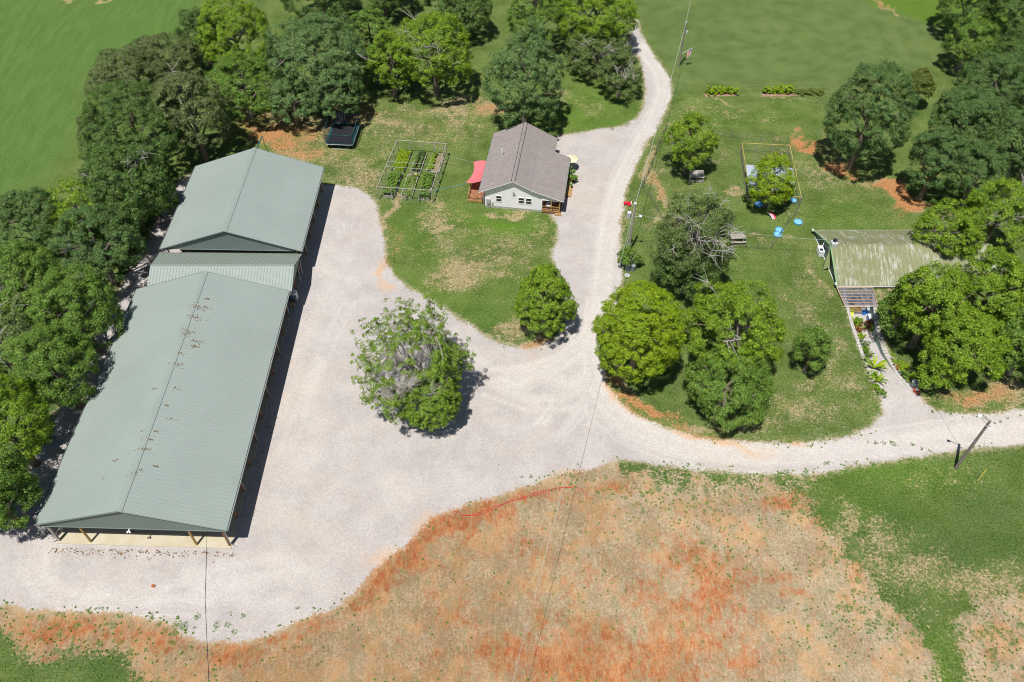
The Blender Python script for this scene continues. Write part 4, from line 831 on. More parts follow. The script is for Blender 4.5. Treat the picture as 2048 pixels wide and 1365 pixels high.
# ------------------------------------------------------------------ house
def house():
    o = G(957.7, 384.6, 3.0); f = frame(o[0], o[1], 8.0); L = 14.0; rm, zr, ze = 4.84, 5.42, 3.0; sl = (zr-ze)/rm
    th = thing('house', 'small white sided house with gray brown shingle roof and a covered porch', 'house', f(rm, L/2, 0))
    MS = MAT['shingles']; nz = 10.15; zb = zr-sl*(7.45-rm)
    rf = MB(f).slab([(0, 0, ze), (rm, 0, zr), (rm, L, zr), (0, L, ze)][::-1], .14).build('roof', MS, th)
    m_ = MB(f); m_.slab([(rm, 0, zr), (7.45, 0, zb), (7.45, nz, zb), (7.45, L, zb), (rm, L, zr)][::-1], .14)
    m_.slab([(7.45, nz, zb), (9.68, nz, ze), (9.68, L, ze), (7.45, L, zb)][::-1], .14)
    m_.slab([(7.45, 0, zb), (11.95, 0, 2.62), (11.95, nz, 2.62), (7.45, nz, zb)][::-1], .13)
    m_.build('roof', MS, th)
    r = MB(f)
    for da in (-.26, .26): r.tube([(rm+da, .0, zr-abs(da)*sl+.035), (rm+da, L, zr-abs(da)*sl+.035)], .035, 4)
    r.build('ridge_vent', M('dark'), th)
    pv = MB(f).tube([(2.25, 7.3, ze+2.25*sl-.05), (2.25, 7.3, ze+2.25*sl+1.15)], .09, 10); pv.build('vent_pipe', M('white'), th)
    # walls
    wl = MB(f); a0, a1, b0, b1 = .75, 8.95, .42, L-.35; t = .14
    def zt(a): return (ze+a*sl if a < rm else (zr-(a-rm)*sl if a < 7.45 else zb-(a-7.45)*(zb-2.62)/4.5))-.16
    wl.face([(a0, b0, .35), (a1, b0, .35), (a1, b0, zt(a1)), (7.45, b0, zt(7.45)), (rm, b0, zt(rm)), (a0, b0, zt(a0))])
    wl.face([(a1, b1, .35), (a0, b1, .35), (a0, b1, zt(a0)), (rm, b1, zt(rm)), (a1, b1, zt(a1)-.2)])
    wl.face([(a0, b1, .35), (a0, b0, .35), (a0, b0, zt(a0)), (a0, b1, zt(a0))]); wl.face([(a1, b0, .35), (a1, b1, .35), (a1, b1, 2.75), (a1, b0, 2.75)])
    wl.build('wall', MAT['siding'], th)
    MB(f).box(a0+.03, a1-.03, b0+.03, b1-.03, -.05, .35).build('foundation', M('stone_block'), th)
    # fascia and gable infill over the porch
    fa = MB(f)
    fa.tube([(0, -.02, ze-.07), (rm, -.02, zr-.07), (7.45, -.02, zb-.07), (11.95, -.02, 2.55)], .035, 4)
    fa.face([(a1, .28, 2.42), (11.5, .28, 2.42), (11.5, .28, 2.5), (a1, .28, zt(a1))]); fa.box(a1, 11.55, .26, .36, 2.28, 2.44)
    fa.build('fascia', M('white'), th)
    for x0, x1, gx in ((-.09, 0, 0), (11.95, 12.04, 0)):
        z_ = ze-.14 if x0 < 0 else 2.5; g = MB(f); g.box(x0, x1, 0, L if x0 < 0 else nz, z_-.02, z_); g.box(x0, x0+.015, 0, L if x0 < 0 else nz, z_, z_+.1); g.box(x1-.015, x1, 0, L if x0 < 0 else nz, z_, z_+.1); g.build('gutter', M('gutter'), th)
    MB(f).tube([(-.06, .25, ze-.16), (.6, .25, ze-.6), (.62, .22, .3)], .045, 5).build('downspout', M('galv'), th)
    for x0, x1 in ((2.35, 3.2), (5.55, 6.42), (6.6, 7.45)):
        fr = MB(f); z0, z1 = 1.25, 2.35
        for q in ((x0, x0+.07, z0, z1), (x1-.07, x1, z0, z1), (x0+.07, x1-.07, z0, z0+.07), (x0+.07, x1-.07, z1-.07, z1), (x0+.07, x1-.07, (z0+z1)/2-.03, (z0+z1)/2+.03)): fr.box(q[0], q[1], b0-.06, b0+.02, q[2], q[3])
        w_ = fr.build('window', M('white'), th); MB(f).box(x0+.06, x1-.06, b0-.025, b0-.01, z0+.05, z1-.05).build('pane', M('glass_dark'), w_)
    for b_ in (2.5, 6.5):
        w_ = MB(f).box(a1+.0, a1+.05, b_, b_+.9, 1.2, 2.2).build('window', M('white'), th); MB(f).box(a1+.05, a1+.06, b_+.07, b_+.83, 1.27, 2.13).build('pane', M('glass_dark'), w_)
    d = MB(f).box(a1, a1+.05, 4.4, 5.35, .42, 2.4).build('door', M('offwhite'), th); MB(f).box(a1+.05, a1+.08, 4.5, 4.56, 1.3, 1.4).build('handle', M('galv'), d)
    fl = MB(f); fl.tube([(4.85, b0-.02, 3.7), (4.85, b0-.22, 3.62)], .07, 6)
    for s_ in (-.12, .12): fl.tube([(4.85, b0-.18, 3.62), (4.85+s_, b0-.36, 3.45)], [.05, .1], 8)
    fl.build('flood_light', M('galv'), th)
    e = MB(f).box(1.0, 1.55, b0-.2, b0, .9, 1.65).build('meter_box', M('galv'), th)
    MB(f).box(1.75, 1.95, b0-.14, b0, .75, 1.15).build('meter_box', M('galv'), th); MB(f).tube([(1.15, b0-.12, .9), (1.15, b0-.12, .1)], .035, 5).build('conduit', M('galv'), th); MB(f).tube([(1.45, b0-.1, .9), (1.45, b0-.1, .1)], .03, 5).build('conduit', M('galv'), th)
    # porch
    MB(f).box(a1+.01, 11.6, .2, nz-.2, .18, .38).build('porch_floor', M('timber_red'), th)
    MB(f).box(a1+1.9, 11.75, -.1, .19, .06, .28).build('porch_step', M('timber_tan'), th)
    for b_ in (.3, 3.6, 6.8, nz-.35): MB(f).box(11.35, 11.5, b_-.07, b_+.07, .38, 2.5).build('porch_post', M('timber_tan'), th)
    MB(f).box(10.2, 10.33, .22, .35, .38, 2.3).build('porch_post', M('timber_tan'), th)
    def rail(p, q, n):
        r = MB(f); P, Q = Vector(p), Vector(q)
        for z in (.52, 1.3): r.tube([(P.x, P.y, z), (Q.x, Q.y, z)], .05, 4)
        for k in range(n+1): c = P.lerp(Q, k/n); r.tube([(c.x, c.y, .52), (c.x, c.y, 1.3)], .022, 4, False)
        r.build('railing', M('timber_tan'), th)
    rail((a1+.1, .27, 0), (11.4, .27, 0), 12); rail((11.42, .4, 0), (11.42, 4.0, 0), 16); rail((11.42, 5.6, 0), (11.42, nz-.4, 0), 20)
    r = MB(f); r.slab([(11.7, 4.2, .3), (12.8, 4.2, .12), (12.8, 6.6, .12), (11.7, 6.6, .3)][::-1], .06); r.build('ramp', M('timber_tan'), th)
    for b_ in (4.2, 6.6): MB(f).bar((11.7, b_, .36), (12.8, b_, .18), .05).build('ramp_rail', M('timber_tan'), th)
    # side deck on the left
    MB(f).box(-1.9, .7, 1.2, 6.2, .32, .5).build('side_deck', M('timber_red'), th)
    MB(f).box(-1.98, .72, 1.12, 1.2, .1, .5).build('deck_skirt', M('timber_tan'), th)
    dr = MB(f)
    for p, q in (((-1.85, 1.25), (.6, 1.25)), ((-1.85, 1.25), (-1.85, 5.8))):
        for z in (.62, 1.05, 1.4): dr.bar((*p, z), (*q, z), .05)
    for c in ((-1.85, 1.25), (-.6, 1.25), (.55, 1.25), (-1.85, 3.5), (-1.85, 5.8)): dr.box(c[0]-.06, c[0]+.06, c[1]-.06, c[1]+.06, .1, 1.45)
    dr.build('deck_railing', M('timber_tan'), th)
    # things on the porch
    tb = thing('round_table', 'round white table with chairs in the front corner of the porch', 'table', f(9.85, .95, .38))
    c = f(9.85, .95, 1.1); MB().lathe(c, [(.45, 0), (.47, .02), (.47, .05), (.45, .06)], 24).build('table_top', M('white'), tb)
    MB().lathe((c[0], c[1], .4), [(.25, 0), (.05, .06), (.05, .7)], 12).build('pedestal', M('galv'), tb)
    for k, (a, b_, lb) in enumerate(((9.2, 1.0, 'dark chair left of the round porch table'), (10.55, 1.1, 'dark chair right of the round porch table'), (9.9, 1.75, 'dark chair behind the round porch table'))):
        ch = thing('chair', lb, 'chair', f(a, b_, .38), 'porch chairs'); MB(f).box(a-.22, a+.22, b_-.22, b_+.22, .8, .84).build('seat', M('timber_red'), ch); MB(f).box(a-.22, a+.22, b_+.2, b_+.24, .84, 1.35).build('backrest', M('timber_red'), ch)
        for p, q in ((-1, -1), (1, -1), (1, 1), (-1, 1)): MB(f).box(a+p*.19-.02, a+p*.19+.02, b_+q*.19-.02, b_+q*.19+.02, .38, .8).build('leg', M('dark'), ch)
    fp = thing('flower_pot', 'red flowering pot hanging at the porch railing', 'flower pot', f(11.6, 2.6, 1.0)); MB().lathe(f(11.62, 2.6, .95), [(.1, 0), (.16, .3)], 12).build('pot', M('red'), fp)
    P = np.array([f(11.62, 2.6, 1.35)])+rng.normal(size=(8, 3))*.1; V, F = leaves(P, np.tile([[0, 0, 1.]], (8, 1)), rng, 20, .15, .05, None); npmesh('plant', V, F, LEAF['blossom'], fp)
    um = thing('patio_umbrella', 'cream yellow patio umbrella at the back corner of the porch', 'umbrella', f(12.2, 10.6, 0)); c = f(12.1, 10.6, 2.1)
    MB().lathe(c, [(1.05, 0), (1.0, .03), (.5, .26), (.03, .45)], 8).build('canopy', M('cream_cloth'), um); MB().tube([f(12.1, 10.6, 0), f(12.1, 10.6, 2.7)], .03, 6).build('pole', M('white'), um)
    return f
fH = house()
def shade_sail():
    c = [G(946.6, 324.6, 2.7), G(973.5, 322.5, 2.75), G(963.5, 362.0, 2.75), G(931.5, 366, 1.9)]; th = thing('shade_sail', 'pink red shade sail stretched from the house eave over the side deck', 'shade sail', (*(np.mean(c, 0)[:2]), 0))
    n = 12; V = []; A, B, C_, D = [np.array(x) for x in c]
    for i in range(n+1):
        for j in range(n+1):
            s_, t = i/n, j/n; p = (1-s_)*(1-t)*A+s_*(1-t)*B+s_*t*C_+(1-s_)*t*D; bow = np.array([.5, 0, 0])*(1-s_)*math.sin(math.pi*t)*1.1+np.array([0, .45, 0])*math.sin(math.pi*s_)*(t-.5)*-2*.55
            V.append(p+bow+np.array([0, 0, -.25])*math.sin(math.pi*s_)*math.sin(math.pi*t))
    F = np.array([[i*(n+1)+j, i*(n+1)+j+1, (i+1)*(n+1)+j+1, (i+1)*(n+1)+j] for i in range(n) for j in range(n)])
    o = npmesh('cloth', np.array(V), F, MAT['shade_cloth'], th)
    MB().tube([c[3], tuple(np.array(c[3])+np.array([-.5, -.1, -.2])), G(868, 381, 1.9)], .02, 3).build('rope', M('blue_plastic'), th)
    MB().tube([c[0], G(895, 313, 2.0)], .015, 3).build('rope', M('galv'), th)
shade_sail()
pl = thing('potted_shrub', 'leafy green shrub against the driveway side of the porch', 'shrub', fH(12.35, 8.0, 0))
P = np.array([fH(12.35, 8.0, .9)])+rng.normal(size=(34, 3))*np.array([.35, .75, .4]); V, F = leaves(P, np.tile([[0, 0, 1.]], (34, 1)), rng, 26, .3, .12, None); V[:, 2] = np.maximum(V[:, 2], .1); npmesh('foliage', V, F, LEAF['mid'], pl); MB().lathe(fH(12.35, 8.0, .0), [(.22, 0), (.3, .45)], 14).build('pot', M('clay_pot'), pl)

# ------------------------------------------------------------------ garden cage with raised beds
def garden():
    bt = [G(757.6, 399.5), G(864.8, 406.5), G(894.5, 313.5), G(796.8, 306)]; h = 2.35
    th = thing('garden_cage', 'open topped weathered timber frame with wire mesh around the vegetable beds', 'garden cage', tuple(np.mean(bt, 0)))
    for i in range(4):
        p, q = bt[i], bt[(i+1) % 4]; n = 4 if i in (0, 2) else 5
        MB().bar((p[0], p[1], h), (q[0], q[1], h), .085).build('top_rail', M('timber_gray'), th)
        for k in range(n):
            c = Vector(p).lerp(Vector(q), k/n); MB().box(c.x-.055, c.x+.055, c.y-.055, c.y+.055, 0, h).build('post', M('timber_gray'), th)
        MB().net(p, q, .05, h, .4, .0035).build('wire_mesh', M('galv'), th)
    for t in (.47, .58):
        a = Vector(bt[3]).lerp(Vector(bt[0]), t); b_ = Vector(bt[2]).lerp(Vector(bt[1]), t); MB().tube([(a.x, a.y, h), (b_.x, b_.y, h)], .025, 4).build('cross_wire', M('galv'), th)
    a, b_ = Vector(bt[2]), Vector(bt[2]).lerp(Vector(bt[3]), .25); MB().bar((a.x, a.y, h), (b_.x+.1, b_.y-.2, .3), .05).build('brace', M('timber_gray'), th)
    Z = lambda x, y: (740+x/8.533, 260+y/8.533)
    beds = [((400, 690), (575, 745), (705, 420), (520, 380), 'lime leafy greens filling the raised bed at the far left', 'round', 420, .4, 'all'),
        ((690, 745), (855, 765), (970, 425), (830, 400), 'raised bed with two dark rows of plants, far middle', 'dark', 220, .5, 'rows'),
        ((960, 735), (1180, 750), (1270, 440), (1080, 430), 'raised bed with a yellow green row and wood chips, far right', 'bright', 160, .4, 'left'),
        ((230, 1150), (410, 1165), (545, 800), (390, 780), 'raised bed crowded with tall dark tomato plants, near left', 'mid', 300, .8, 'all'),
        ((530, 1165), (710, 1185), (830, 805), (650, 790), 'half empty raised bed with dry seedlings, near middle', 'mid', 130, .2, 'all'),
        ((830, 1200), (1000, 1210), (1090, 800), (935, 790), 'raised bed of bushy dark plants, near right', 'mid', 240, .65, 'all')]
    for k, (p0, p1, p2, p3, lb, lf, n, ph, md) in enumerate(beds):
        q = [G(*Z(*p)) for p in (p0, p1, p2, p3)]; c = tuple(np.mean(q, 0)); t2 = thing('raised_bed', lb, 'raised bed', c, 'raised beds in the garden cage')
        for i in range(4):
            a, b_ = Vector(q[i]), Vector(q[(i+1) % 4]); d = (b_-a).normalized(); nn = Vector((d.y, -d.x, 0))*.06
            MB().slab([(*(a+nn-d*.03).xy, .34), (*(b_+nn+d*.03).xy, .34), (*(b_-nn+d*.03).xy, .34), (*(a-nn-d*.03).xy, .34)], .34).build('board', M('timber_gray'), t2)
        MB().face([(v[0], v[1], .24) for v in q]) if 0 else None
        sb = MB(); sb.face([(v[0], v[1], .24) for v in q]); sb.build('soil', M('soil') if k not in (2, 4) else MAT['strawbed'], t2)
        g = np.random.default_rng(40+k); s_ = g.random(n); t = g.random(n)
        if md == 'rows': s_ = np.where(g.random(n) < .5, .25, .75)+g.normal(size=n)*.06
        if md == 'left': s_ = np.abs(g.normal(size=n)*.14)+.1
        Q = [np.array(v) for v in q]; P = np.array([(1-a)*(1-b_)*Q[0]+a*(1-b_)*Q[1]+a*b_*Q[2]+(1-a)*b_*Q[3] for a, b_ in zip(s_, t)]); P[:, 2] = .25+g.uniform(.1, 1, n)*ph
        V, F = leaves(P, np.tile([[0, 0, 1.]], (n, 1)), g, 16, .2, .09, None); V[:, 2] = np.maximum(V[:, 2], .25); npmesh('plants', V, F, LEAF[lf], t2)
    y = thing('watering_bowl', 'small yellow bowl on the grass between the raised beds', 'bowl', G(*Z(785, 768))); MB().lathe(G(*Z(785, 768), .0), [(.1, 0), (.18, .12), (.19, .14)], 14).build('bowl', M('yellow'), y)
MAT['strawbed'] = simple('straw_mulch', (.24, .19, .11), .95, .1, .35)
garden()

# ------------------------------------------------------------------ trampoline
def trampoline():
    c = G(685, 268, .95); f = frame(c[0], c[1], 4); W, L = 2.15, 2.75; th = thing('trampoline', 'black rectangular trampoline with dark safety net and teal frame under the oak', 'trampoline', f(0, 0, 0))
    def rr(s_, z): 
        pts = []
        for cx, cy, a0 in ((1, 1, 0), (-1, 1, 90), (-1, -1, 180), (1, -1, 270)):
            for k in range(5): a = R_(a0+k*22.5); pts.append((cx*(W-.5)*1+math.cos(a)*.5*s_*1+cx*0, cy*(L-.5)+math.sin(a)*.5*s_, z))
        return pts
    m_ = MB(f); m_.face(rr(.5, .93)); m_.build('mat', M('black'), th)
    r1, r2 = rr(1.0, .95), rr(.35, .96); p = MB(f)
    for k in range(20): p.face([r1[k], r1[(k+1) % 20], r2[(k+1) % 20], r2[k]])
    p.build('edge_pad', M('teal'), th)
    MB(f).tube(rr(1.05, .9)+[rr(1.05, .9)[0]], .045, 6).build('frame_ring', M('galv'), th)
    up = rr(1.25, 2.75); lo = rr(1.05, .95); n = MB(f); MAT['net'] = netmat()
    for k in range(20): n.face([lo[k], lo[(k+1) % 20], up[(k+1) % 20], up[k]])
    n.build('safety_net', MAT['net'], th)
    for x, y in ((-1, -1), (0, -1), (1, -1), (-1, 1), (1, 1), (1, 0), (-1, 0), (0, 1)):
        MB(f).tube([(x*(W-.1), y*(L-.1), .3), (x*W, y*L, 1.6), (x*(W+.1), y*(L+.1), 2.8)], .035, 5).build('net_pole', M('teal'), th)
    MB(f).tube(up+[up[0]], .03, 5).build('top_ring', M('teal'), th)
    for y in (-L+.2, L-.2):
        MB(f).tube([(-1.2, y, .9), (-1.15, y-.1, .04), (1.15, y-.1, .04), (1.2, y, .9)], .04, 5).build('leg', M('galv'), th)
def netmat():
    t = NT('net_fabric'); p = t.n('BsdfDiffuse', {'Color': (.05, .055, .085, 1)}); tr = t.n('BsdfTransparent'); mx = t.n('MixShader', {0: .55, 1: tr.outputs[0], 2: p.outputs[0]}); t.t.links.new(mx.outputs[0], t.out.inputs[0]); return t.m
trampoline()

# ------------------------------------------------------------------ poles, wires
def wire(name, label, pts, r=.02, sag=.6, cat='power line', mat='dark'):
    P, Q = Vector(pts[0]), Vector(pts[1]); n = 16; L = [tuple(P.lerp(Q, k/n)+Vector((0, 0, -sag*4*(k/n)*(1-k/n)))) for k in range(n+1)]
    th = MB().tube(L, r, 4, False).build(name, M(mat)); tag(th, label, cat); return th
p1 = G(1257, 505); h1 = 8.5; pt = (p1[0], p1[1], h1)
th = thing('power_pole', 'weathered gray power pole with transformer beside the gravel drive', 'power pole', p1)
MB().tube([p1, pt], [.17, .12], 10).build('pole', M('timber_gray'), th)
MB().lathe((p1[0], p1[1], h1), [(.16, 0), (.2, .1), (.06, .3)], 12).build('insulator', M('white'), th)
tc = (p1[0]-.62, p1[1]-.1, h1-2.3); tk = MB().lathe(tc, [(.26, 0), (.29, .05), (.29, .95), (.22, 1.02)], 16).build('transformer', M('galv'), th); MB().lathe((tc[0], tc[1], tc[2]+1.02), [(.2, 0), (.24, .05), (.1, .12)], 16).build('cap', M('white'), tk); MB().lathe((tc[0], tc[1], tc[2]+1.14), [(.05, 0), (.06, .18)], 8).build('bushing', M('dark'), tk)
MB().tube([(tc[0], tc[1], tc[2]+.5), (p1[0], p1[1], tc[2]+.5)], .05, 5).build('bracket', M('galv'), th)
lm = MB().tube([(p1[0], p1[1], h1-2.2), (p1[0]+.7, p1[1]-.05, h1-2.0)], .035, 5).build('lamp_arm', M('galv'), th); MB().tube([(p1[0]+.7, p1[1]-.05, h1-2.0), (p1[0]+1.05, p1[1]-.05, h1-2.05)], [.12, .16], 8).build('lamp_head', M('white'), th)
MB().tube([(p1[0]-.18, p1[1]-.1, h1-3.4), (p1[0]-.18, p1[1]-.1, .3)], .03, 5).build('conduit', M('galv'), th)
p2 = G(1358, 133); h2 = 8.0
th = thing('power_pole', 'slim power pole with a flag standing in the upper meadow', 'power pole', p2)
MB().tube([p2, (p2[0], p2[1], h2)], [.16, .11], 10).build('pole', M('steel_pole'), th); MB().lathe((p2[0], p2[1], h2), [(.1, 0), (.12, .1), (.05, .3)], 10).build('insulator', M('white'), th); MB().lathe((p2[0]+.35, p2[1]-.1, h2-1.9), [(.17, 0), (.18, .5), (.1, .55)], 12).build('transformer', M('galv'), th)
def flag():
    st = (p2[0], p2[1], 2.3); en = (p2[0]+1.75, p2[1]-.1, 3.55); th = thing('flag', 'faded red white and blue striped flag hanging from a slanted staff on the pole', 'flag', st)
    MB().tube([st, en], .03, 6).build('staff', M('white'), th)
    A, B = np.array(st)*.48+np.array(en)*.52, np.array(en); nb = 13; cols = ('red', 'white'); n = 8
    def pt_(s_, t): # s along staff, t down
        p = A*(1-s_)+B*s_; x = p[0]*(1-t*.55)+(A[0]*.5+B[0]*.5)*t*.55; return (x, p[1]+math.sin(s_*9+t*3)*.10, p[2]-t*1.45)
    for k, nm in enumerate(('red', 'white')):
        m_ = MB()
        for j in range(nb):
            if (j % 2) != k: continue
            for q in range(n):
                for (s0, s1) in ((j/nb, (j+1)/nb),):
                    t0, t1 = q/n, (q+1)/n
                    if s1 > .46 and t1 <= .42: continue
                    m_.face([pt_(s0, t0), pt_(s1, t0), pt_(s1, t1), pt_(s0, t1)])
        m_.build('stripes', MAT['flag_'+nm], th)
    m_ = MB()
    for j in range(6):
        for q in range(3): m_.face([pt_(.46+.54*j/6, q/8), pt_(.46+.54*(j+1)/6, q/8), pt_(.46+.54*(j+1)/6, (q+1)/8), pt_(.46+.54*j/6, (q+1)/8)])
    m_.build('canton', MAT['flag_blue'], th)
MAT['flag_red'] = simple('flag_red', (.75, .16, .20), .8, .1, .05); MAT['flag_white'] = simple('flag_white', (.80, .78, .80), .8, .1, .05); MAT['flag_blue'] = simple('flag_blue', (.28, .34, .62), .8, .1, .05)
flag()
p3 = G(1911, 937); h3 = 9.0
th = thing('power_pole', 'tall brown wooden pole with a small lamp arm beside the dirt road at right', 'power pole', p3)
MB().tube([p3, (p3[0], p3[1], h3)], [.19, .13], 10).build('pole', M('steel_pole'), th)
MB().tube([(p3[0], p3[1], h3-.25), (p3[0]-.9, p3[1]+.3, h3+.35)], .035, 5).build('lamp_arm', M('galv'), th); MB().tube([(p3[0]-.9, p3[1]+.3, h3+.35), (p3[0]-1.25, p3[1]+.42, h3+.3)], [.12, .17], 8).build('lamp_head', M('white'), th)
MB().box(p3[0]-.3, p3[0]+.3, p3[1]-.24, p3[1]-.17, h3-.75, h3-.65).build('crossarm', M('galv'), th)
mk = thing('guy_wire', 'guy wire with a yellow marker sleeve anchored in the grass right of the tall pole', 'guy wire', G(1955, 962)); MB().tube([G(1955, 962), (p3[0]+.05, p3[1], h3-.8)], .014, 4).build('cable', M('galv'), mk)
a_, b_ = np.array(G(1955, 962)), np.array((p3[0]+.05, p3[1], h3-.8)); MB().tube([tuple(a_+(b_-a_)*.0), tuple(a_+np.array([.2, .2, 1.9]))], .05, 6).build('marker_sleeve', M('yellow'), mk)
gy = thing('guy_wire', 'guy wire running down beside the power pole at the gravel drive', 'guy wire', G(1244, 533)); MB().tube([G(1244, 533), (p1[0]-.1, p1[1], h1-3.0)], .02, 4).build('cable', M('galv'), gy); a_ = np.array(G(1244, 533)); b_ = np.array((p1[0]-.1, p1[1], h1-3.0)); MB().tube([tuple(a_), tuple(a_+(b_-a_)*.42)], .045, 6).build('sleeve', M('gutter'), gy)
wire('power_line', 'main wire strung from the meadow pole to the drive pole', [(p2[0], p2[1], h2+.2), (p1[0], p1[1], h1+.25)], .03, .9, mat='galv')
wire('power_line', 'wire leaving the meadow pole over the top edge', [(p2[0], p2[1], h2+.2), G(1392, -60, 8.5)], .025, .5, mat='galv')
wire('power_line', 'wire running from the drive pole down over the clay bank', [(p1[0], p1[1], h1+.25), G(1010, 1420, 9.5)], .018, 1.0, mat='galv')
wire('power_line', 'thin wire from the drive pole to the cabin', [(p1[0], p1[1], h1-1.6), G(1648, 480, 3.0)], .02, .7, mat='galv')
wire('power_line', 'thin wire from the tall right pole to the cabin front', [(p3[0], p3[1], h3-.7), G(1745, 575, 1.0)], .018, .5)
wire('wire_shadow_strip', 'black strip in place of a wire shadow, running from the near barn straight down over the gravel', [G(414, 1064, .12), G(410, 1200, .05)], .018, 0, 'cable'); wire('wire_shadow_strip', 'black strip in place of a wire shadow, crossing the orange ground below the yard', [G(410, 1200, .05), G(419, 1400, .08)], .018, 0, 'cable')  # thin black strips laid on the ground as the shadow of a wire
cord = MB()
pts = [(905,1025),(915,1022),(925,1031),(940,1032),(960,1025),(1000,1010),(1040,998),(1080,983),(1120,975),(1150,974),(1165,980),(1173,995)]; cord.tube([G(x, y, .06) for x, y in pts], .022, 4)
pts = [(925,1028),(955,1030),(985,1018),(1020,1000),(1060,992),(1100,979),(1130,973),(1145,974)]; cord.tube([G(x, y+2, .05) for x, y in pts], .022, 4)
tag(cord.build('extension_cord', M('red')), 'long red cord looping along the upper edge of the clay bank', 'cord')
tag(wbox(G(307, 1173), .35, .28, 0, .16, 20).build('rock', M('yard_rock')), 'small orange rock lying alone on the gravel below the near barn', 'rock')

# ------------------------------------------------------------------ fences
def fence(name, label, pxs, h=1.25, step=2.2, mat='steel_pole', mesh=True, tall=.0):
    pts = [Vector(G(*p)) for p in pxs]; th = thing(name, label, 'fence', tuple(pts[len(pts)//2]))
    for a, b_ in zip(pts, pts[1:]):
        n = max(1, round((b_-a).length/step))
        for k in range(n): c = a.lerp(b_, k/n); MB().tube([(c.x, c.y, 0), (c.x, c.y, h+.15)], .06, 5).build('post', M(mat), th)
        if mesh: MB().net(tuple(a), tuple(b_), .08, h, .3, .008).build('wire_mesh', M('steel_pole'), th)
    c = pts[-1]; MB().tube([(c.x, c.y, 0), (c.x, c.y, h+.15)], .05, 5).build('post', M(mat), th)
fence('wire_fence', 'rusty wire fence along the drive, from the airy tree down to the half dead tree', [(1331, 262), (1318, 290), (1304, 330), (1288, 368), (1285, 378), (1300, 398), (1315, 425), (1328, 447), (1338, 462)])
fence('wire_fence', 'wire fence across the lawn behind the wire pen', [(1434, 274), (1462, 277), (1493, 280), (1520, 284), (1546, 286), (1574, 290)])
fence('wire_fence', 'wire fence from the pen corner slanting down past the blue pools', [(1603, 402), (1592, 428), (1575, 448), (1560, 472), (1541, 499)])
fence('wire_fence', 'short wire fence between the picnic table and the slanting fence', [(1541, 499), (1515, 499), (1490, 497), (1465, 494)], 1.1)
def pen():
    bt = [G(1499, 403), G(1600, 411), G(1573, 306), G(1482, 302)]; h = [1.9, 1.6, 1.6, 1.6]
    bt = [G(1499, 381, 1.8), G(1603, 395, 1.8), G(1579.8, 291.3, 1.8), G(1484, 286.4, 1.8)]; h = 1.8; th = thing('wire_pen', 'wire mesh animal pen with yellow timber top rails around the round tree', 'pen', (*np.mean(bt, 0)[:2], 0))
    for i in range(4):
        p, q = bt[i], bt[(i+1) % 4]; MB().bar((p[0], p[1], h), (q[0], q[1], h), .06).build('top_rail', M('yellow_wood'), th); n = 3
        for k in range(n): c = Vector(p).lerp(Vector(q), k/n); MB().box(c.x-.05, c.x+.05, c.y-.05, c.y+.05, 0, h).build('post', M('timber_gray'), th)
        MB().net((p[0], p[1], 0), (q[0], q[1], 0), .05, h, .3, .007).build('wire_mesh', M('steel_pole'), th)
    rf = MB(); a, b_, c, d = [G(*p, 1.7) for p in ((1496, 384), (1592, 380), (1586, 338), (1492, 331))]
    q = [tuple(a), tuple(b_), tuple(c), tuple(d)]; rf.slab([(x, y, 1.7+.12*(k in (2, 3))) for k, (x, y, z) in enumerate(q)], .05); rf.build('shelter_roof', M('tarp'), th)
pen()

# ------------------------------------------------------------------ yard things
def picnic():
    c = G(1474, 482); f = frame(c[0], c[1], -2); th = thing('picnic_table', 'weathered gray wooden picnic table on the lawn by the half dead tree', 'picnic table', c)
    for k in range(4): MB(f).box(-1.05, 1.05, -.38+k*.2, -.21+k*.2, .72, .77).build('top_board', M('timber_gray'), th)
    for b_ in (-.78, .78): MB(f).box(-1.05, 1.05, b_-.14, b_+.14, .42, .47).build('bench', M('timber_gray'), th)
    for a in (-.75, .75):
        for s_ in (-1, 1): MB(f).bar((a, s_*.2, .72), (a, s_*.62, 0), .05).build('leg', M('timber_gray'), th)
        MB(f).bar((a, -.85, .39), (a, .85, .39), .05).build('cross_beam', M('timber_gray'), th)
picnic()
for (x, y), lb, mt, r in (((1517, 411), 'deep blue wading pool in the shade at the left corner of the pen', 'blue_deep', .58), ((1586, 403), 'blue wading pool just inside the right corner of the pen', 'blue_plastic', .45), ((1595.6, 446), 'blue wading pool lying alone outside the slanting fence', 'blue_plastic', .58), ((1558, 462), 'upper blue wading pool of the touching pair by the fence', 'blue_plastic', .56), ((1555, 471), 'lower blue wading pool of the touching pair by the fence', 'blue_plastic', .56)):
    c = G(x, y); th = thing('wading_pool', lb, 'pool', c, 'round blue wading pools')
    MB().lathe(c, [(r*.92, 0), (r, .03), (r*1.04, .24), (r*.95, .25), (r*.9, .12)], 26).build('basin', M(mt), th)
    MB().lathe((c[0], c[1], .14), [(r*.9, 0), (r*.88, .015)], 26).build('water', MAT['pool_water'] if 'pool_water' in MAT else MAT.setdefault('pool_water', simple('pool_water', (.22, .52, .78), .15, .5, .08)), th)
c = G(1542, 434); f = frame(c[0], c[1], -25); th = thing('toy_slide', 'small pink toy slide lying on the grass inside the fence', 'toy slide', c)
sl_ = MB(f)
for k in range(8):
    b0, b1 = -.75+k*.19, -.75+(k+1)*.19; z0, z1 = .12+.25*math.sin((b0+.75)*2), .12+.25*math.sin((b1+.75)*2); sl_.face([(-.24, b0, z0), (.24, b0, z0), (.24, b1, z1), (-.24, b1, z1)])
sl_.build('slide_bed', M('pink'), th)
for s_ in (-.25, .25): MB(f).tube([(s_, -.75, .2), (s_, 0, .5), (s_, .75, .3)], .06, 5).build('side_rail', M('white') if s_ < 0 else M('red'), th)
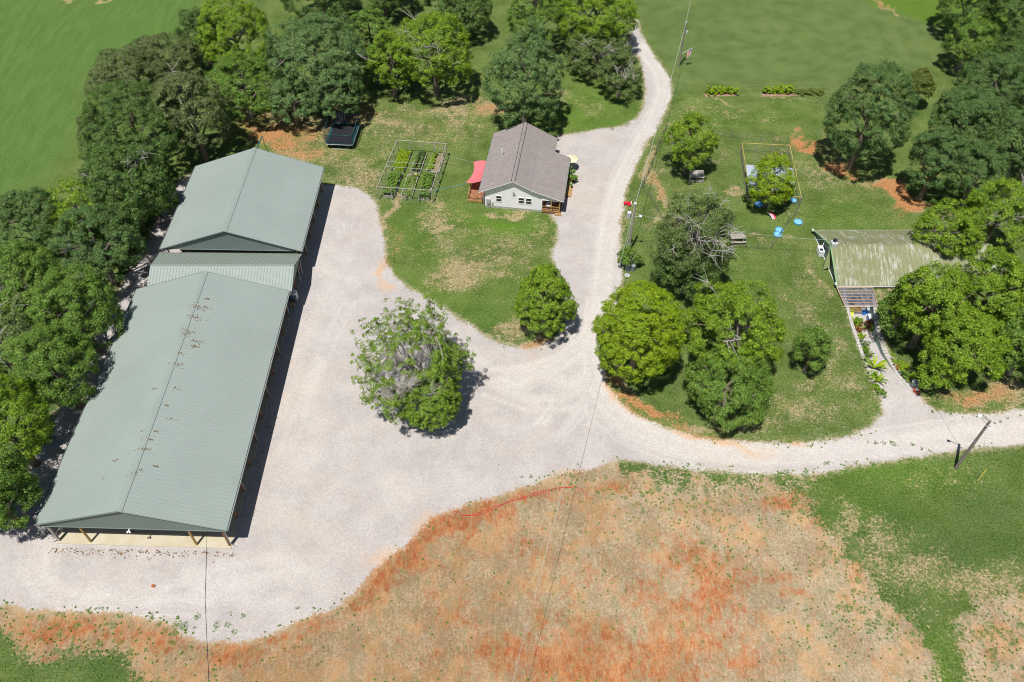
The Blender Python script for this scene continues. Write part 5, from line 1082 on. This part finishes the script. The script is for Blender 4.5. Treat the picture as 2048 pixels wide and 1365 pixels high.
for (x, y), lb in (((1254.5, 541), 'gray metal barrel on the left at the foot of the power pole'), ((1265.5, 541), 'gray metal barrel on the right at the foot of the power pole')):
    c = G(x, y); th = thing('barrel', lb, 'barrel', c, 'barrels by the power pole'); MB().lathe(c, [(.29, 0), (.29, .28), (.31, .3), (.29, .32), (.29, .6), (.31, .62), (.29, .64), (.3, .9), (.26, .9), (.26, .8)], 20).build('drum', M('galv_dark'), th) if 'galv_dark' in MAT else MB().lathe(c, [(.29, 0), (.29, .28), (.31, .3), (.29, .32), (.29, .6), (.31, .62), (.29, .64), (.3, .9), (.26, .9), (.26, .8)], 20).build('drum', MAT.setdefault('galv_dark', simple('galv_dark', (.16, .18, .22), .5, .4, .15)), th)
    MB().lathe((c[0], c[1], .90), [(.31, 0), (.31, .03), (.29, .03)], 20).build('rim', M('gutter'), th)
c = G(1254.5, 551); th = thing('metal_dish', 'pale gray metal dish lid lying in the grass below the barrels', 'dish', c); MB().lathe(c, [(.36, .02), (.38, .05), (.2, .12), (.04, .14)], 20).build('dish', M('galv'), th)
c = G(1255, 410); th = thing('toy_wagon', 'bright red plastic toy wagon at the edge of the gravel drive', 'toy wagon', c); f = frame(c[0], c[1], 4)
MB(f).box(-.55, .45, -.2, .22, .12, .42).build('tub', M('red'), th); MB(f).box(.1, .42, -.42, -.2, .1, .3).build('handle', M('red'), th); MB(f).box(.45, .56, -.16, .3, .1, .4).build('end_panel', M('white'), th)
for a in (-.4, .35): MB(f).tube([(a, -.24, .1), (a, .26, .1)], .1, 10).build('wheel', M('tyre'), th)
fw = thing('red_flowers', 'red lilies in the shrub at the foot of the power pole', 'flowers', G(1258, 528)); P = np.array([G(1258, 526-k*5, .9-.1*k) for k in range(4)]); V, F = leaves(P, np.tile([[0, 0, 1.]], (4, 1)), rng, 14, .15, .07, None); npmesh('blossoms', V, F, LEAF['blossom'], fw); MB().tube([G(1258, 528), G(1258, 522, .8)], .02, 4).build('stems', M('bark'), fw)
c = G(1391.5, 362); f = frame(c[0], c[1], 1); th = thing('animal_hutch', 'gray weathered wooden hutch with two gates under the airy tree', 'hutch', c)
MB(f).slab([(-1.05, -.5, 1.0), (1.05, -.5, 1.0), (1.05, .9, 1.25), (-1.05, .9, 1.25)], .08).build('roof', M('timber_gray'), th)
MB(f).box(-1, 1, .6, .68, .2, 1.0).build('back_wall', M('timber_gray'), th)
for s_ in (-1, 1):
    MB(f).box(s_*.95-.04, s_*.95+.04, -.45, .6, .1, .95).build('side_wall', M('timber_gray'), th)
    d = MB(f).box(-.5+s_*.48-.3, -.5+s_*.48+.3, -.5, -.44, .3, .85) if 0 else MB(f).box(s_*.5-.38, s_*.5+.38, -.49, -.44, .05, .55); d = d.build('gate', M('timber_gray'), th); MB(f).box(s_*.5-.05, s_*.5+.05, -.53, -.49, .3, .36).build('latch', M('galv'), d)
    for q in (-.9, 0, .9): pass
for a in (-1, 0, 1): MB(f).box(a-.05, a+.05, -.5, -.40, 0, 1.0).build('post', M('timber_gray'), th)
c = G(1938, 714); f = frame(c[0], c[1], -20); th = thing('cooler_box', 'pale blue lidded box standing in the shade under the maples', 'box', c); MB(f).box(-.55, .55, -.3, .3, 0, .5).build('box_body', M('blue_deep'), th); MB(f).box(-.6, .6, -.34, .34, .5, .6).build('lid', M('tarp'), th)

# ------------------------------------------------------------------ green cabin (earth sheltered, half height gable wall)
def cabin():
    zr, ze = 2.95, .55
    NLc = G(1674.5, 571.5, ze); BLc = G(1627.5, 461, ze); x1 = G(1900, 461, ze)[0]
    f = frame(NLc[0], NLc[1], -math.degrees(math.atan2(BLc[0]-NLc[0], BLc[1]-NLc[1]))*-1*1.0) if 0 else frame(NLc[0], NLc[1], 0)
    # rectangular: front eave y, back eave y
    y0, y1 = NLc[1], BLc[1]; xa = NLc[0]; xb = x1+3; dx = BLc[0]-NLc[0]; ym = (y0+y1)/2-.2
    def P(x, y, z): return (x+dx*(y-y0)/(y1-y0), y, z)
    th = thing('cabin', 'earth sheltered cabin with olive metal roof, peeling paint and green gable', 'cabin', P((xa+xb)/2, ym, 0))
    n = int((xb-xa)/.62)
    ribs(MB(), P(xa, y0, ze), P(xa, ym, zr), P(xb, ym, zr), P(xb, y0, ze), n, .045, .05).build('roof', MAT['roof_olive'], th); ribs(MB(), P(xa, y1, ze), P(xa, ym, zr), P(xb, ym, zr), P(xb, y1, ze), n, .045, .05).build('roof', MAT['roof_olive'], th)
    r = MB(); r.tube([P(xa, ym, zr+.03), P(xb, ym, zr+.03)], .07, 6); r.build('ridge_cap', MAT['roof_olive'], th)
    t = MB(); t.tube([P(xa-.02, y0, ze-.02), P(xa-.02, ym, zr-.02), P(xa-.02, y1, ze-.02)], .09, 4); t.build('rake_trim', MAT['trim_green'], th)
    MB().box(xa-.1, xb, y0-.16, y0-.02, ze-.16, ze-.02).build('gutter', M('offwhite'), th); MB().tube([P(xa, y1+.06, ze-.08), P(xb, y1+.06, ze-.08)], .07, 4).build('gutter', M('offwhite'), th)
    g = MB(); prev = None; K = 44
    for k in range(K*2+1):
        s_ = k/(K*2); y = y0+.1+(y1-y0-.2)*s_; z = (ze+(y-y0)*(zr-ze)/(ym-y0) if y < ym else zr-(y-ym)*(zr-ze)/(y1-ym))-.08; a = P(xa+.22+(.03 if k % 2 else 0), y, -.05); b_ = P(xa+.22+(.03 if k % 2 else 0), y, z); i = len(g.v); g.v += [a, b_]
        if prev is not None: g.f.append([prev, prev+1, i+1, i])
        prev = i
    g.build('gable_wall', MAT['gable_cabin'], th)
    MB().box(xa+.3, xb-.3, y0+.05, y0+.25, -2.3, ze-.1).build('front_wall', MAT['gable_cabin'], th)
    bb = MB(); bb.tube([P(xa+.12, y0+.1, .03), P(xa+.12, y1-.1, .03)], .07, 4); bb.build('base_board', M('offwhite'), th)
    # lean-to chute at the ridge
    ch = MB(); ch.slab([P(xa-.05, ym-1.9, .75), P(xa-.05, ym-.2, 2.35), P(xa+.25, ym+.35, 2.4), P(xa-.55, ym-1.0, .3), P(xa-.75, ym-1.75, .12)], .05); ch.build('side_hood', MAT['roof_olive_plain'], th)
    cc = P(xa+.35, ym-.05, 0); cm = MB(); cm.box(cc[0]-.38, cc[0]+.38, cc[1]-.38, cc[1]+.38, 2.2, 3.45); cm.build('chimney', MAT['chimney_metal'], th); MB().box(cc[0]-.28, cc[0]+.28, cc[1]-.28, cc[1]+.28, 3.45, 3.6).build('chimney_collar', M('white'), th); MB().lathe((cc[0], cc[1], 3.6), [(.2, 0), (.2, .25), (.3, .27), (.25, .36)], 12).build('chimney_cap', M('dark'), th)
    ac = thing('air_conditioner', 'white outdoor air conditioner with pipe cover on the green gable wall', 'air conditioner', P(xa-.35, y0+6.7, 0)); q = P(xa-.3, y0+6.6, 0)
    MB().box(q[0]-.35, q[0]+.35, q[1]-.75, q[1]+.55, .15, 1.0).build('casing', M('white'), ac); MB().box(q[0]-.25, q[0]+.2, q[1]-.5, q[1]-.05, 1.0, 1.02).build('vent', M('dark'), ac); MB().bar((q[0]+.2, q[1]+.3, .9), (q[0]+.45, q[1]+.6, 2.2), .09).build('pipe_cover', M('white'), ac)
    for yy, lb in ((y0+.1, 'lower'), (y0+4.2, 'middle'), (y1-.2, 'upper')):
        q = P(xa-.15, yy, 0); lt = thing('flood_light', f'small white double flood light at the {lb} corner of the cabin gable', 'lamp', (q[0], q[1], 0), 'flood lights on the cabin'); MB().box(q[0]-.06, q[0]+.06, q[1]-.06, q[1]+.06, 0, .75).build('stem', M('dark'), lt)
        for s_ in (-.14, .14): MB().tube([(q[0], q[1], .75), (q[0]-.12, q[1]+s_*1.3, .85)], [.05, .11], 8).build('lamp_head', M('white'), lt)
    return xa, y0
MAT['trim_green'] = simple('trim_green', (.20, .36, .17), .6, .3, .1); MAT['gable_cabin'] = simple('gable_cabin', (.20, .27, .25), .6, .3, .12); MAT['roof_olive_plain'] = simple('hood_olive', (.20, .24, .10), .6, .3, .12); MAT['chimney_metal'] = simple('chimney_metal', (.50, .54, .50), .5, .4, .2)
xa, y0 = cabin()
# pergola roof over the sunken patio
def pergola():
    z0, z1 = .42, .30; c = [G(1674, 576, z0), G(1746, 575, z0), G(1755, 611, z1), G(1690, 612, z1)]
    th = thing('pergola', 'lean to roof of timber battens and clear sheets over the sunken patio', 'pergola', (*np.mean(c, 0)[:2], -2.2)); A, B, C_, D = map(Vector, c)
    for p, q in ((A, D), (B, C_), (A, B), (D, C_)): MB().bar(tuple(p), tuple(q), .07).build('rafter', M('timber_new'), th)
    for k in range(1, 6): t = k/6; MB().bar(tuple(A.lerp(D, t)), tuple(B.lerp(C_, t)), .05).build('batten', M('timber_new'), th)
    s_ = MB(); s_.face([tuple(v+Vector((0, 0, -.07))) for v in (A, B, C_, D)]); s_.build('clear_sheet', MAT['sheet'], th)
    MB().bar(tuple(D+Vector((-.1, -.12, -.02))), tuple(C_+Vector((.5, -.12, -.02))), .06).build('gutter', M('offwhite'), th)
    for p in (D, C_): MB().box(p.x-.06, p.x+.06, p.y-.06, p.y+.06, -2.2, p.z-.05).build('post', M('timber_new'), th)
MAT['timber_new'] = simple('timber_new', (.55, .36, .25), .7, .2, .12)
def sheetmat():
    t = NT('clear_sheet_film'); p = t.n('BsdfPrincipled', {'Base Color': (.30, .33, .40, 1), 'Roughness': .2}); tr = t.n('BsdfTransparent', {'Color': (.8, .83, .9, 1)}); nz = t.noise(t.map(t.pos(), (1, .6, 1), (0, 0, .6)), 2.2, 4); mx = t.n('MixShader', {0: t.lin(nz, .35, .65, .15, .6), 1: tr.outputs[0], 2: p.outputs[0]}); t.t.links.new(mx.outputs[0], t.out.inputs[0]); return t.m
MAT['sheet'] = sheetmat(); pergola()
# wooden steps deck, patio slab, furniture
ZP = -2.12
dk = thing('patio_deck', 'reddish board deck at the foot of the pergola', 'deck', G(1708, 622, ZP))
for k in range(5): a_, b_ = G(1692, 634-k*4.5, ZP), G(1722, 634-k*4.5, ZP); MB().box(a_[0], b_[0], a_[1]-.2, a_[1]+.2, ZP, ZP+.14).build('board', M('timber_tan') if k else M('timber_gray'), dk)
ps = thing('patio_slab', 'pale green gray concrete slab below the patio deck', 'patio', G(1712, 648, ZP)); a_ = G(1699, 655, ZP); b_ = G(1735, 637, ZP); MB().box(a_[0], b_[0], a_[1], b_[1], ZP-.1, ZP+.04).build('slab', MAT['slab_green'] if 'slab_green' in MAT else MAT.setdefault('slab_green', simple('slab_green', (.42, .44, .34), .9, .2, .1)), ps)
MAT['yellow_green'] = simple('yellow_green', (.62, .68, .06), .5, .4, .08)
def box_thing(name, cat, lb, px, z, sx, sy, h, mt, ang, lid=None, grp=None):
    c = G(*px, z); f = frame(c[0], c[1], ang); th = thing(name, lb, cat, c, grp); MB(f).box(-sx, sx, -sy, sy, z, z+h).build('body', M(mt), th)
    MB(f).box(-sx*1.05, sx*1.05, -sy*1.05, sy*1.05, z+h, z+h+.07).build('lid', M(lid or mt), th)
box_thing('storage_box', 'box', 'upper white topped blue storage box at the right patio wall', (1737, 627), -2.1, .42, .38, .8, 'blue_deep', 5, 'white')
box_thing('storage_box', 'box', 'lower white storage box at the right patio wall', (1739, 642), -1.9, .36, .42, .8, 'blue_deep', 2, 'white')
box_thing('storage_box', 'box', 'small blue crate in front of the white topped box', (1726, 630), -2.1, .22, .3, .5, 'blue_deep', 15)
box_thing('bench_box', 'bench', 'bright yellow narrow bench along the left wall of the patio', (1701, 634), -2.0, .2, .75, .5, 'yellow_green', 25)
c = G(1826, 774); th = thing('water_barrel', 'gray blue water barrel at the mouth of the garden path', 'barrel', c); MB().lathe(c, [(.4, 0), (.43, .4), (.4, .9)], 20).build('drum', MAT['galv_dark'], th); MB().lathe((c[0], c[1], .9), [(.42, 0), (.42, .04), (.36, .05)], 20).build('lid', M('galv'), th)
c = G(1831, 784); th = thing('flower_planter', 'red planter with pale top beside the water barrel', 'planter', c); MB().lathe(c, [(.28, 0), (.38, .4), (.34, .42)], 16).build('pot', M('red_orange'), th); MB().lathe((c[0], c[1], .42), [(.22, 0), (.16, .16), (.05, .2)], 14).build('cover', M('white'), th)

# planting along the garden path
def floor_z(x, y):
    best = min((abs((lerp_side(PL, k/60)+lerp_side(PR, k/60)).y/2-y), k/60) for k in range(61)); return path_depth(best[1])
def plant(px, z, r, h, lf, label, name='garden_plant', n=20, ls=.09, grp='plants along the garden path', pot=None, frond=False):
    z = -.5
    for _ in range(6): c = G(*px, z); z = floor_z(c[0], c[1])+.03
    c = G(*px, z); g = np.random.default_rng(int(px[0]*7+px[1])); th = thing(name, label, 'plant', c, grp)
    if frond:
        V = []; F = []; q = 0
        for k in range(n):
            a = g.uniform(0, 6.28); L = r*g.uniform(.8, 1.2); w_ = L*.08; prev = None
            for s_ in range(6):
                t = s_/5; p = np.array([c[0]+math.cos(a)*L*t, c[1]+math.sin(a)*L*t, c[2]+h*(math.sin(t*2.2)*.9)+.1]); sd_ = np.array([-math.sin(a), math.cos(a), 0])*w_*math.sin(math.pi*min(.98, t*.85+.12)); V += [p-sd_, p+sd_]
                if s_: F.append([q-2, q-1, q+1, q])
                q += 2
        npmesh('fronds', np.array(V), np.array(F), LEAF[lf], th)
    else:
        P = np.array(c)+g.normal(size=(n, 3))*np.array([r*.5, r*.5, h*.3])+np.array([0, 0, h*.55]); V, F = leaves(P, np.tile([[0, 0, 1.]], (n, 1)), g, 18, .2*r/.5, ls, None); V[:, 2] = np.maximum(V[:, 2], c[2]+.02); npmesh('foliage', V, F, LEAF[lf], th)
    MB().tube([c, (c[0], c[1], c[2]+h*.6)], .03, 4).build('stem', M('bark'), th)
    if pot: MB().lathe(c, [(.16, 0), (.24, .3), (.22, .32)], 12).build('pot', M(pot), th)
plant((1711, 650), -1.9, .75, 1.0, 'bright', 'leafy banana like plant at the patio end of the left bed', n=26, ls=.14)
plant((1716, 664), -1.7, .55, .7, 'red', 'orange leaved plant in the left bed below the leafy one'); plant((1719, 676), -1.6, .5, .7, 'round', 'yellow green plant in the upper left bed')
plant((1724, 690), -1.3, .6, .7, 'gray', 'silvery grass clump in the left bed'); plant((1727, 702), -1.1, .5, .6, 'bright', 'low green plant halfway down the left bed')
plant((1734, 716), -.9, .75, .9, 'gray', 'spiky gray fan palm in the left bed', frond=True, n=16); plant((1733, 727), -.8, .7, .7, 'mid', 'broad green fern in the left bed', frond=True, n=14)
plant((1746, 738), -.6, 1.5, 1.2, 'round', 'large arching banana plant leaning over the path', frond=True, n=11); plant((1745, 752), -.4, .6, .6, 'bright', 'green plant under the banana plant')
plant((1754, 765), -.2, .95, .8, 'round', 'small palm with long leaflets near the mouth of the path', frond=True, n=13); plant((1752, 778), -.1, .5, .5, 'bright', 'green clump beside the last wall blocks'); plant((1760, 788), 0, .6, .5, 'mid', 'dark green clump ending the left bed')
plant((1735, 653), -1.7, .65, .8, 'red', 'red croton shrub at the upper right bed', n=24, ls=.12); plant((1746, 665), -1.5, .6, .8, 'bright', 'yellow green shrub beside the red croton'); plant((1757, 676), -1.2, .8, 1.0, 'mid', 'green bush in the right bed')
plant((1768, 690), -1.0, .8, 1.1, 'gray', 'pale airy shrub in the right bed by the wall'); plant((1777, 704), -.9, .55, .6, 'red', 'small orange flowers in the shaded right bed')
plant((1775, 708), -.7, .5, .5, 'mid', 'green herb in the middle of the right bed'); plant((1783, 716), -.6, .5, .5, 'bright', 'light green herb in the right bed'); plant((1791, 728), -.4, .55, .5, 'bright', 'bright green cushion plant in the right bed')
plant((1793, 738), -.35, .35, .4, 'red', 'red flowers in a clay pot in the right bed', pot='clay_pot', n=10); plant((1803, 738), -.3, .75, .6, 'round', 'lime spreading plant in the lower right bed'); plant((1809, 754), -.2, .6, .6, 'mid', 'green plant in the lower right bed'); plant((1820, 757), -.1, .4, .7, 'round', 'yellow leaved plant beside the water barrel')
